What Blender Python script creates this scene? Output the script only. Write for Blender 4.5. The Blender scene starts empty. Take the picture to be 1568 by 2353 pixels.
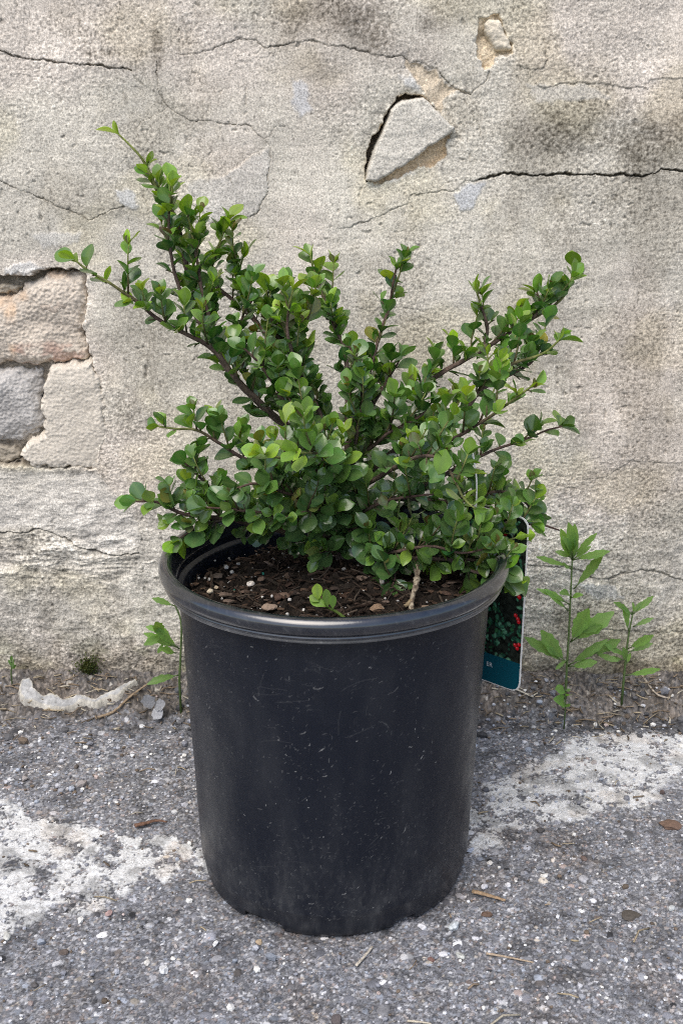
import bpy, math, random
import numpy as np
from mathutils import Vector, Matrix

# ------------------------------------------------------------------ camera, world, sun, exposure
scene = bpy.context.scene
COL = scene.collection
CAM_H, PITCH, FPX = 0.5932, math.radians(18.54), 2590.0      # FPX: focal length for a 1568 x 2352 picture
cam_d = bpy.data.cameras.new("camera")
cam = bpy.data.objects.new("camera", cam_d)
COL.objects.link(cam)
cam.location = (0, 0, CAM_H)
cam.rotation_euler = (math.pi / 2 - PITCH, 0, 0)
cam_d.sensor_fit = 'VERTICAL'
cam_d.sensor_height = 36.0
cam_d.lens = FPX / 2352.0 * 36.0
cam_d.clip_start = 0.02
cam_d.clip_end = 500
scene.camera = cam
cam_d.dof.use_dof = True
cam_d.dof.focus_distance = 0.88
cam_d.dof.aperture_fstop = 32

SUN_EL, SUN_AZ = math.radians(58), math.radians(205)          # azimuth clockwise from +Y (behind the camera, to its left)
world = bpy.data.worlds.new("World")
scene.world = world
world.use_nodes = True
wn = world.node_tree
sky = wn.nodes.new("ShaderNodeTexSky")
sky.sky_type = 'NISHITA'
sky.sun_disc = False
sky.sun_elevation = SUN_EL
sky.sun_rotation = SUN_AZ
sky.dust_density = 2.5
sky.air_density = 1.0
bg = wn.nodes["Background"]
bg.inputs["Strength"].default_value = 0.125
wn.links.new(sky.outputs["Color"], bg.inputs["Color"])
sun_d = bpy.data.lights.new("sun", 'SUN')
sun_d.energy = 1.5
sun_d.angle = math.radians(50)
sun_d.color = (1.0, 0.95, 0.87)
sun = bpy.data.objects.new("sun", sun_d)
COL.objects.link(sun)
sdir = Vector((math.sin(SUN_AZ) * math.cos(SUN_EL), math.cos(SUN_AZ) * math.cos(SUN_EL), math.sin(SUN_EL)))
sun.rotation_euler = sdir.to_track_quat('Z', 'Y').to_euler()
scene.view_settings.view_transform = 'Standard'
scene.view_settings.look = 'None'
scene.view_settings.gamma = 1
scene.view_settings.exposure = 0.76
scene.cycles.use_denoising = False
scene.cycles.filter_width = 1.05

random.seed(7)
RNG = np.random.default_rng(11)
WALL_Y = 1.12
POT = (-0.006, 0.834)
POT_H = 0.281

# ------------------------------------------------------------------ helpers: picture point -> place
CP, SP = math.cos(PITCH), math.sin(PITCH)
def ray(px, py):
    u, v = (np.asarray(px, float) - 784.0) / FPX, (1176.0 - np.asarray(py, float)) / FPX
    return u, CP + v * SP, -SP + v * CP
def at_y(px, py, y):
    u, d, w = ray(px, py)
    t = y / d
    return np.array([u * t, y + 0 * t, CAM_H + w * t])
def at_z(px, py, z=0.0):
    u, d, w = ray(px, py)
    t = (z - CAM_H) / w
    return np.array([u * t, d * t, z + 0 * t])
def on_wall(pts):
    pts = np.asarray(pts, float)
    p = at_y(pts[:, 0], pts[:, 1], WALL_Y)
    return np.stack([p[0], p[2]], 1)
def on_ground(pts, z=0.0):
    pts = np.asarray(pts, float)
    p = at_z(pts[:, 0], pts[:, 1], z)
    return np.stack([p[0], p[1]], 1)

# ------------------------------------------------------------------ helpers: noise
def _h(ix, iy, seed):
    h = (ix.astype(np.int64) * 374761393 + iy.astype(np.int64) * 668265263 + seed * 982451653) & 0xFFFFFFFF
    h = ((h ^ (h >> 13)) * 1274126177) & 0xFFFFFFFF
    h = ((h ^ (h >> 16)) * 2246822519) & 0xFFFFFFFF
    return (h ^ (h >> 15)) & 0xFFFFFFFF
def pn(x, y, seed=0):
    ix, iy = np.floor(x), np.floor(y)
    fx, fy = x - ix, y - iy
    ux, uy = fx * fx * fx * (fx * (fx * 6 - 15) + 10), fy * fy * fy * (fy * (fy * 6 - 15) + 10)
    def g(a, b):
        an = _h(ix + a, iy + b, seed) * (2 * np.pi / 4294967296.0)
        return np.cos(an) * (fx - a) + np.sin(an) * (fy - b)
    n0 = g(0, 0) * (1 - ux) + g(1, 0) * ux
    n1 = g(0, 1) * (1 - ux) + g(1, 1) * ux
    return (n0 * (1 - uy) + n1 * uy) * 1.5
def fbm(x, y, octv=4, seed=0, gain=0.5):
    s, a, f = 0, 1.0, 1.0
    for k in range(octv):
        s = s + a * pn(x * f + 17.3 * k, y * f - 9.1 * k, seed + k)
        a *= gain; f *= 2.03
    return s
def sstep(a, b, x):
    t = np.clip((x - a) / (b - a), 0, 1)
    return t * t * (3 - 2 * t)
def seg_dist(X, Z, pts, closed=False):
    """distance to a polyline, signed side of the nearest segment, and inside test when closed"""
    d = np.full(X.shape, 1e9); side = np.zeros(X.shape); ins = np.zeros(X.shape, bool); along = np.zeros(X.shape)
    n = len(pts)
    tot = 0.0
    for i in range(n if closed else n - 1):
        (ax, az), (bx, bz) = pts[i], pts[(i + 1) % n]
        ex, ez = bx - ax, bz - az
        L2 = ex * ex + ez * ez + 1e-12
        t = np.clip(((X - ax) * ex + (Z - az) * ez) / L2, 0, 1)
        dx, dz = X - ax - t * ex, Z - az - t * ez
        dd = dx * dx + dz * dz
        m = dd < d
        d = np.where(m, dd, d)
        cr = ex * (Z - az) - ez * (X - ax)
        side = np.where(m, np.sign(cr), side)
        L = math.sqrt(L2)
        along = np.where(m, tot + t * L, along)
        tot += L
        if closed:
            c = ((az > Z) != (bz > Z)) & (X < ex * (Z - az) / (ez if abs(ez) > 1e-9 else 1e-9) + ax)
            ins ^= c
    return np.sqrt(d), side, ins, along / max(tot, 1e-9)

# ------------------------------------------------------------------ helpers: objects
ORIGIN = {}
def origin_of(o):
    return ORIGIN.get(o.name, np.zeros(3))
def tag(o, label=None, cat=None, group=None, kind=None):
    if label: o["label"] = label
    if cat: o["category"] = cat
    if group: o["group"] = group
    if kind: o["kind"] = kind
    return o
def thing(name, loc, label, cat, group=None):
    o = bpy.data.objects.new(name, None)
    o.empty_display_size = 0.02
    COL.objects.link(o)
    o.location = tuple(float(v) for v in loc)
    ORIGIN[o.name] = np.array(loc, float)
    return tag(o, label, cat, group)
def mesh(name, V, F, mat, parent=None, attrs=None, smooth=True, loc=None):
    """V (n,3) in world metres; F: (m,4) / (m,3) arrays or a list of such arrays"""
    V = np.asarray(V, float)
    if parent is not None:
        org = origin_of(parent)
    else:
        org = np.array(loc, float) if loc is not None else np.zeros(3)
    Fs = [np.asarray(f, np.int32) for f in (F if isinstance(F, list) else [F]) if len(f)]
    me = bpy.data.meshes.new(name)
    me.vertices.add(len(V))
    me.vertices.foreach_set("co", (V - org).astype(np.float32).ravel())
    nl = sum(f.size for f in Fs); npoly = sum(len(f) for f in Fs)
    me.loops.add(nl)
    me.loops.foreach_set("vertex_index", np.concatenate([f.ravel() for f in Fs]))
    me.polygons.add(npoly)
    tot = np.concatenate([np.full(len(f), f.shape[1], np.int32) for f in Fs])
    st = np.concatenate([[0], np.cumsum(tot)[:-1]]).astype(np.int32)
    me.polygons.foreach_set("loop_start", st)
    me.polygons.foreach_set("use_smooth", np.full(npoly, smooth, bool))
    for k, a in (attrs or {}).items():
        a = np.asarray(a, np.float32)
        if a.ndim == 2:
            if a.shape[1] == 3: a = np.concatenate([a, np.ones((len(a), 1), np.float32)], 1)
            at = me.attributes.new(k, 'FLOAT_COLOR', 'POINT'); at.data.foreach_set("color", a.ravel())
        else:
            at = me.attributes.new(k, 'FLOAT', 'POINT'); at.data.foreach_set("value", a.ravel())
    me.update(calc_edges=True)
    me.validate()
    me.materials.append(mat)
    o = bpy.data.objects.new(name, me)
    COL.objects.link(o)
    if parent is not None:
        o.parent = parent
    else:
        o.location = tuple(float(v) for v in org)
    ORIGIN[o.name] = org
    return o
class MB:
    """collects pieces into one mesh, with a colour per vertex"""
    def __init__(s): s.V = []; s.Q = []; s.T = []; s.C = []; s.M = []; s.n = 0
    def add(s, V, Q=None, T=None, col=(1, 1, 1), mid=0.0):
        V = np.asarray(V, float)
        s.V.append(V)
        if Q is not None and len(Q): s.Q.append(np.asarray(Q, np.int64) + s.n)
        if T is not None and len(T): s.T.append(np.asarray(T, np.int64) + s.n)
        c = np.asarray(col, float)
        s.C.append(np.broadcast_to(c, (len(V), 3)) if c.ndim == 1 else c)
        s.M.append(np.broadcast_to(np.asarray(mid, float), (len(V),)))
        s.n += len(V)
    def build(s, name, mat, parent=None, smooth=True, loc=None):
        F = []
        if s.Q: F.append(np.concatenate(s.Q))
        if s.T: F.append(np.concatenate(s.T))
        return mesh(name, np.concatenate(s.V), F, mat, parent, {"col": np.concatenate(s.C), "mid": np.concatenate(s.M)}, smooth, loc)
def nrm(v):
    v = np.asarray(v, float)
    return v / (np.linalg.norm(v) + 1e-12)
def tube(pts, radii, seg=7, cap=True, wob=0.0, rng=None):
    pts = np.asarray(pts, float); n = len(pts)
    radii = np.broadcast_to(np.asarray(radii, float), (n,))
    t = np.gradient(pts, axis=0)
    t /= np.linalg.norm(t, axis=1)[:, None] + 1e-12
    u = np.cross(t[0], (0.3, 0.9, 0.2)); u = nrm(u)
    V = []
    a = np.linspace(0, 2 * np.pi, seg, endpoint=False)
    for i in range(n):
        u = nrm(u - t[i] * np.dot(u, t[i])); w = np.cross(t[i], u)
        r = radii[i] * (1 + (rng.normal(0, wob, seg) if wob and rng is not None else 0))
        V.append(pts[i] + (np.cos(a) * r)[:, None] * u + (np.sin(a) * r)[:, None] * w)
    V = np.concatenate(V)
    i, j = np.meshgrid(np.arange(n - 1), np.arange(seg), indexing='ij')
    j2 = (j + 1) % seg
    Q = np.stack([i * seg + j, i * seg + j2, (i + 1) * seg + j2, (i + 1) * seg + j], -1).reshape(-1, 4)
    T = []
    if cap:
        V = np.concatenate([V, pts[:1], pts[-1:]])
        c0, c1 = n * seg, n * seg + 1
        for k in range(seg):
            T.append((c0, (k + 1) % seg, k)); T.append((c1, (n - 1) * seg + k, (n - 1) * seg + (k + 1) % seg))
    return V, Q, np.array(T, int).reshape(-1, 3)
def catmull(P, step=0.004):
    P = np.asarray(P, float)
    P = np.concatenate([[2 * P[0] - P[1]], P, [2 * P[-1] - P[-2]]])
    out = []
    for i in range(1, len(P) - 2):
        p0, p1, p2, p3 = P[i - 1:i + 3]
        n = max(2, int(np.linalg.norm(p2 - p1) / step))
        t = np.linspace(0, 1, n, endpoint=False)[:, None]
        out.append(0.5 * (2 * p1 + (p2 - p0) * t + (2 * p0 - 5 * p1 + 4 * p2 - p3) * t ** 2 + (3 * p1 - p0 - 3 * p2 + p3) * t ** 3))
    out.append(P[-2:-1])
    return np.concatenate(out)
def grid_faces(nx, nz):
    i, j = np.meshgrid(np.arange(nz - 1), np.arange(nx - 1), indexing='ij')
    a = i * nx + j
    return np.stack([a, a + 1, a + nx + 1, a + nx], -1).reshape(-1, 4)
def lines(lo, hi, step, far_lo, far_hi):
    """fine coordinates between lo and hi, growing steps out to the far ends"""
    c = np.arange(lo, hi + step / 2, step)
    up = []; s = step; v = c[-1]
    while v < far_hi:
        s *= 1.035; v += s; up.append(min(v, far_hi))
    dn = []; s = step; v = c[0]
    while v > far_lo:
        s *= 1.035; v -= s; dn.append(max(v, far_lo))
    return np.concatenate([dn[::-1], c, up])
_ico = None
def ico(sub=2):
    global _ico
    if _ico is None: _ico = {}
    if sub not in _ico:
        import bmesh
        bm = bmesh.new(); bmesh.ops.create_icosphere(bm, subdivisions=sub, radius=1.0)
        V = np.array([v.co[:] for v in bm.verts]); T = np.array([[v.index for v in f.verts] for f in bm.faces])
        bm.free(); _ico[sub] = (V, T)
    return _ico[sub]
def rock(rng, size, flat=0.6, rough=0.25, sub=2, facets=5):
    V, T = ico(sub); V = V.copy()
    for k in range(facets):                                     # cut facets: a stone, not a ball
        n = nrm(rng.normal(size=3)); c = rng.uniform(0.55, 0.85)
        d = V @ n; V = V - np.maximum(d - c, 0)[:, None] * n
    V *= 1 + rough * 0.4 * pn(V[:, 0] * 2.3 + rng.uniform(0, 99), V[:, 1] * 2.3 + V[:, 2] * 1.7, int(rng.integers(1000)))[:, None]
    V *= np.array([1, rng.uniform(0.65, 0.95), flat])
    a = rng.uniform(0, 6.283); c, s = math.cos(a), math.sin(a)
    V = V @ np.array([[c, s, 0], [-s, c, 0], [0, 0, 1]])
    return V * size, T

# ------------------------------------------------------------------ helpers: materials
def newmat(name):
    m = bpy.data.materials.new(name); m.use_nodes = True
    return m, m.node_tree, m.node_tree.nodes["Principled BSDF"]
def nd(nt, kind, **kw):
    n = nt.nodes.new(kind)
    for k, v in kw.items():
        if hasattr(n, k): setattr(n, k, v)
        else: n.inputs[k.replace("_", " ")].default_value = v
    return n
def attr_mat(name, rough=0.9, spec=0.3, fine=900.0, amt=0.25, bump=0.0, bscale=700.0, bdist=0.0006, coat=0):
    """base colour from the mesh attribute "col", broken up by fine procedural noise, with a fine bump"""
    m, nt, b = newmat(name)
    at = nd(nt, "ShaderNodeAttribute", attribute_name="col")
    tc = nd(nt, "ShaderNodeTexCoord")
    n1 = nd(nt, "ShaderNodeTexNoise", Scale=fine, Detail=3.0, Roughness=0.6)
    nt.links.new(tc.outputs["Object"], n1.inputs["Vector"])
    mr = nd(nt, "ShaderNodeMapRange")
    mr.inputs["From Min"].default_value = 0.3; mr.inputs["From Max"].default_value = 0.7
    mr.inputs["To Min"].default_value = 1 - amt; mr.inputs["To Max"].default_value = 1 + amt
    nt.links.new(n1.outputs["Fac"], mr.inputs["Value"])
    mx = nd(nt, "ShaderNodeVectorMath", operation='MULTIPLY')
    nt.links.new(at.outputs["Color"], mx.inputs[0]); nt.links.new(mr.outputs["Result"], mx.inputs[1])
    nt.links.new(mx.outputs["Vector"], b.inputs["Base Color"])
    b.inputs["Roughness"].default_value = rough
    b.inputs["Specular IOR Level"].default_value = spec
    if bump:
        n2 = nd(nt, "ShaderNodeTexNoise", Scale=bscale, Detail=4.0, Roughness=0.65)
        nt.links.new(tc.outputs["Object"], n2.inputs["Vector"])
        bp = nd(nt, "ShaderNodeBump", Strength=bump, Distance=bdist)
        nt.links.new(n2.outputs["Fac"], bp.inputs["Height"]); nt.links.new(bp.outputs["Normal"], b.inputs["Normal"])
    return m

M_PLASTER = attr_mat("stucco", 0.93, 0.2, 680, 0.46, 0.5, 800, 0.0006)
M_STONE = attr_mat("stone", 0.9, 0.25, 420, 0.16, 0.7, 350, 0.0012)
M_GROUND = attr_mat("asphalt", 0.85, 0.35, 900, 0.22, 0.6, 900, 0.0006)
M_GRIT = attr_mat("grit", 0.8, 0.4, 900, 0.18, 0.4, 700, 0.0005)
M_WOOD = attr_mat("dead_wood", 0.85, 0.3, 600, 0.3, 0.5, 700, 0.0005)
M_SOIL = attr_mat("soil", 0.95, 0.15, 700, 0.35, 0.8, 600, 0.0012)
def bark_mat():
    m = attr_mat("bark", 0.85, 0.25, 500, 0.35, 0.9, 420, 0.0010)
    return m
M_BARK = bark_mat()
def leaf_mat(name, gloss=0.20, trans=0.13, spec=0.65):
    m, nt, b = newmat(name)
    at = nd(nt, "ShaderNodeAttribute", attribute_name="col")
    md = nd(nt, "ShaderNodeAttribute", attribute_name="mid")
    tc = nd(nt, "ShaderNodeTexCoord")
    n1 = nd(nt, "ShaderNodeTexNoise", Scale=160.0, Detail=3.0)
    nt.links.new(tc.outputs["Object"], n1.inputs["Vector"])
    mr = nd(nt, "ShaderNodeMapRange"); mr.inputs["To Min"].default_value = 0.75; mr.inputs["To Max"].default_value = 1.25
    nt.links.new(n1.outputs["Fac"], mr.inputs["Value"])
    mx = nd(nt, "ShaderNodeVectorMath", operation='MULTIPLY')
    nt.links.new(at.outputs["Color"], mx.inputs[0]); nt.links.new(mr.outputs["Result"], mx.inputs[1])
    mid = nd(nt, "ShaderNodeMix", data_type='RGBA'); mid.inputs["B"].default_value = (0.16, 0.26, 0.07, 1)
    m2 = nd(nt, "ShaderNodeMath", operation='MULTIPLY'); m2.inputs[1].default_value = 0.45
    nt.links.new(md.outputs["Fac"], m2.inputs[0])
    nt.links.new(m2.outputs["Value"], mid.inputs["Factor"]); nt.links.new(mx.outputs["Vector"], mid.inputs["A"])
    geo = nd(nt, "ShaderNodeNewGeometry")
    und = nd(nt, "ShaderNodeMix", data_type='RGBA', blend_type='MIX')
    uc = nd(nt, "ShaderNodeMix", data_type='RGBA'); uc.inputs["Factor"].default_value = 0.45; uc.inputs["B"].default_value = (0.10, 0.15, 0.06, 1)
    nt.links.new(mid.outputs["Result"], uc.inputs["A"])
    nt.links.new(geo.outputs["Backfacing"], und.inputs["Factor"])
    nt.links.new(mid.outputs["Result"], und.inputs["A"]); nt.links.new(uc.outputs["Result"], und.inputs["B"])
    nt.links.new(und.outputs["Result"], b.inputs["Base Color"])
    b.inputs["Roughness"].default_value = gloss
    b.inputs["Specular IOR Level"].default_value = spec
    bp = nd(nt, "ShaderNodeBump", Strength=0.12, Distance=0.0006)
    n2 = nd(nt, "ShaderNodeTexNoise", Scale=330.0, Detail=2.0)
    nt.links.new(tc.outputs["Object"], n2.inputs["Vector"])
    nt.links.new(n2.outputs["Fac"], bp.inputs["Height"]); nt.links.new(bp.outputs["Normal"], b.inputs["Normal"])
    tr = nd(nt, "ShaderNodeBsdfTranslucent")
    tcm = nd(nt, "ShaderNodeVectorMath", operation='MULTIPLY'); tcm.inputs[1].default_value = (2.6, 2.2, 0.9)
    nt.links.new(mid.outputs["Result"], tcm.inputs[0]); nt.links.new(tcm.outputs["Vector"], tr.inputs["Color"])
    ms = nd(nt, "ShaderNodeMixShader"); ms.inputs["Fac"].default_value = trans
    out = nt.nodes["Material Output"]
    nt.links.new(b.outputs["BSDF"], ms.inputs[1]); nt.links.new(tr.outputs["BSDF"], ms.inputs[2])
    nt.links.new(ms.outputs["Shader"], out.inputs["Surface"])
    return m
M_LEAF = leaf_mat("shrub_leaf")
M_WEED = leaf_mat("weed_leaf", 0.5, trans=0.3, spec=0.35)

# ------------------------------------------------------------------ the wall
c7 = lambda *p: [(x * .5021, y * .5021) for x, y in p]
c8 = lambda *p: [(778 + x * .5038, y * .5038) for x, y in p]
c4 = lambda *p: [(769 + x * .5095, 950 + y * .5095) for x, y in p]
c5 = lambda *p: [(x * .4616, 588 + y * .4616) for x, y in p]
# cracks: points, half width (mm), depth (mm), step (mm, left side of the walk proud), dirt
CRACKS = [
    (c7((-30, 228), (0, 235), (120, 270), (230, 280), (330, 290), (430, 300), (520, 310), (600, 315)), 1.5, 4.0, 0.9, .75),
    (c7((600, 315), (620, 360), (680, 395), (730, 440)), 0.9, 1.6, 0, .35),
    (c7((120, 275), (230, 285), (190, 310), (100, 325)), 0.9, 1.0, 0, .25),
    (c7((712, 285), (720, 360), (727, 430), (745, 470), (765, 490), (830, 530), (870, 550), (920, 548), (990, 560), (1060, 567), (1130, 570), (1170, 605), (1210, 640)), 1.2, 3.0, 0.3, .65),
    (c7((1210, 640), (1270, 575), (1310, 580)), 1.1, 2.5, 0, .5),
    (c7((1210, 650), (1240, 670), (1235, 740), (1225, 800), (1222, 890), (1180, 970), (1130, 1000), (1080, 1005), (970, 1020)), 1.1, 2.6, 0, .55),
    (c7((1220, 670), (1150, 710), (1020, 805), (900, 725), (840, 690)), 1.0, 0.7, 0.9, .2),
    (c7((765, 495), (690, 540), (640, 550), (620, 640), (545, 770), (530, 870), (545, 930), (570, 945)), 0.9, 1.6, 0.2, .4),
    (c7((570, 945), (500, 965), (410, 1010), (370, 980), (280, 950), (200, 910), (100, 870), (0, 830), (-40, 815)), 1.25, 3.2, 0.3, .65),
    (c7((810, 250), (900, 245), (970, 225), (1030, 195), (1090, 185), (1160, 183), (1215, 218), (1290, 205), (1380, 190), (1440, 187), (1500, 208), (1568, 210)) + [(830, 115), (869, 128), (900, 129), (927, 131)], 1.3, 3.2, 0.8, .55),
    (c7((1262, 230), (1265, 400), (1268, 570)), 0.9, 0.9, 0, .25),
    (c7((1120, 1040), (1300, 1045), (1450, 1050), (1520, 1035)), 0.9, 0.8, 0, .2),
    (c8((295, 262), (380, 290), (460, 325), (490, 370), (545, 410), (600, 430)), 1.5, 3.0, 0, .6),
    (c8((600, 430), (640, 400), (670, 370), (680, 322)), 1.5, 3.0, 0, .6),
    (c8((1640, 780), (1568, 780), (1530, 775), (1470, 770), (1440, 790), (1380, 805), (1300, 795), (1220, 798), (1140, 795), (1000, 795), (930, 795), (900, 805), (860, 797), (770, 790), (700, 800), (640, 822)), 2.3, 7.0, -0.8, .85),
    (c8((640, 822), (580, 825), (550, 855), (520, 870), (470, 870), (430, 880), (330, 888), (310, 930), (270, 950), (190, 985), (100, 1020), (0, 1050)), 1.2, 2.2, -0.7, .5),
    (c8((640, 826), (570, 822), (500, 825), (455, 868)), 1.0, 1.6, 0, .4),
    (c8((700, 800), (640, 803), (600, 785), (595, 700)), 0.9, 1.0, 0, .3),
    (c8((810, 300), (850, 310), (890, 318), (930, 305), (945, 270), (938, 210), (930, 170)), 1.1, 1.0, 1.5, .35),
    (c8((910, 320), (922, 350), (895, 380), (910, 400), (1000, 385), (1100, 380), (1180, 378), (1260, 395), (1300, 400), (1370, 395), (1410, 412), (1418, 370), (1470, 350), (1568, 360), (1640, 355)), 1.3, 1.6, 1.5, .4),
    (c8((560, 430), (600, 510), (640, 570), (650, 650), (655, 700)), 0.9, 1.2, 0, .35),
    (c8((40, 340), (38, 420), (80, 500), (105, 590), (140, 630)), 0.9, 0.9, 0, .25),
    (c8((62, 215), (60, 310)), 0.9, 0.9, 0, .25),
    (c7((730, 440), (742, 490)), 1.0, 2.4, 0, .5),
    (c7((1060, 1095), (1150, 1130), (1230, 1140), (1310, 1135)), 0.9, 1.0, 0, .3),
    (c7((655, 895), (680, 940), (670, 985)), 0.9, 1.0, 0, .35),
    (c7((20, 335), (130, 345), (230, 355), (350, 372)), 0.9, 0.7, 0.5, .18),
    (c7((1045, 810), (1062, 850)), 0.9, 1.2, 0, .4),
    ([(787, 700), (860, 715), (930, 705), (985, 720)], 0.9, 0.8, 0.5, .2),
    ([(1240, 640), (1300, 655), (1330, 650)], 0.9, 0.8, 0.8, .25),
    (c8((425, 485), (470, 540), (525, 580)), 1.2, 3.0, 0, .6),
    (c4((860, 685), (960, 690), (1040, 690), (1100, 700), (1150, 735), (1220, 745), (1290, 720), (1380, 700), (1470, 715), (1510, 735), (1568, 752), (1660, 760)), 3.2, 2.8, 1.6, .45),
    (c4((1090, 300), (1200, 290), (1280, 250), (1330, 210), (1400, 215), (1480, 225), (1568, 215), (1660, 218)), 1.1, 1.2, 0.8, .35),
    (c4((1090, 975), (1230, 968), (1330, 980), (1480, 985), (1600, 980)), 2.4, 1.2, 1.4, .2),
    (c5((-60, 1380), (0, 1378), (100, 1376), (190, 1360), (260, 1380), (330, 1402), (400, 1455), (470, 1470), (560, 1490), (640, 1482), (690, 1478)), 1.7, 3.8, 1.2, .6),
    (c5((360, 1058), (362, 1105)), 1.2, 3.0, 0, .6),
    (c5((-40, 1536), (90, 1543), (200, 1530), (330, 1527), (500, 1530), (640, 1525), (780, 1520)), 2.0, -1.6, 0, -.25),
    (c5((0, 1420), (100, 1405), (220, 1425), (330, 1440)), 1.8, -1.4, 0, -.25),
    (c5((490, 560), (500, 700), (515, 880), (495, 1000), (490, 1070), (530, 1130), (600, 1200), (680, 1310), (705, 1400), (700, 1450)), 1.6, 0.8, -1.3, .12),
]
HOLE_LEFT = on_wall(c5((-120, 88), (0, 88), (60, 96), (140, 90), (215, 68), (300, 56), (380, 66), (424, 78), (432, 170), (425, 300), (412, 380), (442, 450), (446, 530), (490, 620), (508, 750), (512, 880), (492, 960), (490, 1062), (360, 1056), (210, 1062), (90, 1050), (-120, 1052)))
HOLE_FLAKE = on_wall(c8((118, 790), (135, 700), (150, 640), (190, 580), (230, 490), (270, 440), (340, 428), (385, 430), (430, 490), (470, 540), (510, 575), (515, 610), (495, 650), (490, 710), (440, 745), (415, 765), (370, 765), (340, 780), (230, 830), (185, 850), (160, 835), (118, 820)))
HOLE_TOP = on_wall(c8((640, 75), (700, 70), (735, 66), (745, 110), (770, 150), (790, 190), (786, 255), (720, 260), (705, 320), (665, 318), (640, 280), (625, 190), (640, 130)))
HOLE_CHAN = on_wall(c8((295, 265), (360, 282), (400, 310), (450, 325), (480, 370), (560, 405), (600, 430), (540, 418), (510, 432), (490, 460), (470, 520), (430, 490), (385, 440), (378, 410), (330, 345), (300, 310)))
LOWER_PATCH = on_wall(c5((-120, 1058), (490, 1066), (560, 1165), (640, 1240), (700, 1330), (706, 1440), (640, 1480), (560, 1488), (430, 1470), (330, 1400), (190, 1362), (-120, 1378)))
PATCHES = [  # pale or tinted plaster: polygon, colour, blend
    (c5((20, 90), (40, 55), (90, 30), (150, 24), (215, 60), (185, 76), (120, 88), (70, 94)), (.66, .64, .60), .85, 1.2),
    (c8((520, 885), (600, 832), (675, 828), (650, 870), (622, 920), (600, 962), (550, 958)), (.50, .51, .52), .8, 0.8),
    (c7((530, 872), (580, 862), (632, 892), (630, 965), (575, 948), (535, 925)), (.54, .54, .52), .8, 0.8),
    (c7((830, 830), (1020, 806), (1160, 712), (1225, 672), (1236, 740), (1225, 850), (1215, 900), (1160, 990), (960, 1020), (880, 900)), (.52, .50, .46), .55, 0.5),
    (c8((270, 350), (320, 340), (375, 400), (330, 420)), (.58, .58, .56), .7, 0.8),
    (c8((215, 830), (335, 765), (345, 790), (240, 840)), (.66, .62, .54), .8, 0.3),
    (c8((850, 380), (1130, 385), (1250, 450), (900, 470)), (.50, .48, .44), .5, 0.4),
    (c4((1080, 760), (1250, 770), (1300, 830), (1180, 840)), (.40, .42, .44), .4, 0.2),
    (c5((250, 1110), (420, 1100), (560, 1180), (620, 1300), (560, 1390), (400, 1400)), (.56, .51, .44), .7, 0.6),
    ([(70, 540), (110, 530), (190, 535), (180, 560), (100, 570)], (.56, .55, .52), .5, 0.4),
    ([(670, 180), (705, 190), (715, 250), (690, 270), (672, 240)], (.52, .53, .55), .6, 0.2),
]
STAINS = [  # centre x, y, radius x, y (picture), strength
    (1330, 300, 170, 60, .50), (1510, 320, 90, 80, .55), (1270, 345, 70, 60, .35), (1380, 215, 60, 40, .25),
    (860, 40, 70, 90, .55), (770, 30, 90, 60, .40), (690, 40, 60, 60, .25), (1020, 30, 90, 40, .35), (1010, 80, 60, 60, .2), (740, 160, 45, 60, .3),
    (600, 20, 120, 40, .25), (360, 90, 12, 60, .55), (300, 20, 60, 60, .15),
    (1300, 500, 120, 90, .22), (1480, 470, 110, 60, .28), (1320, 600, 90, 100, .18), (1420, 860, 160, 140, .22), (1310, 950, 40, 220, .20),
    (1240, 800, 60, 140, .22), (1500, 1050, 120, 200, .18), (1300, 1380, 300, 60, .18), (1450, 1500, 300, 90, .40), (1250, 1560, 260, 50, .4),
    (100, 1400, 260, 80, .16), (200, 1520, 330, 40, .42), (60, 1250, 90, 30, .15), (310, 790, 75, 170, .34), (300, 960, 60, 60, .2), (430, 900, 120, 180, .2),
    (560, 420, 60, 60, .12), (210, 470, 50, 40, .14), (60, 230, 90, 40, .12), (900, 300, 60, 60, .1), (900, 720, 120, 90, .10),
    (230, 122, 30, 9, .45), (320, 118, 14, 16, .35), (1265, 344, 28, 8, .4), (1455, 640, 10, 8, .35),
]
PINK = np.array([1.02, 0.985, 0.99]); OCHRE = np.array([.60, .44, .27])
def stucco_col(X, Z, seed=0):
    base = np.array([.552, .515, .438])
    t = fbm(X * 7, Z * 7, 6, 31 + seed, .6)[:, None]
    c = base * (1 + 0.15 * t)
    p = sstep(0.0, 0.6, fbm(X * 5 + 3, Z * 5, 3, 77 + seed))[:, None]
    c = c * (1 + p * (np.array([1.02, .985, 1.0]) - 1))
    y = sstep(0.05, 0.6, fbm(X * 9 - 3, Z * 9, 3, 97 + seed))[:, None]
    c = c * (1 + y * (np.array([1.02, 1.005, .935]) - 1))
    return c
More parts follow.
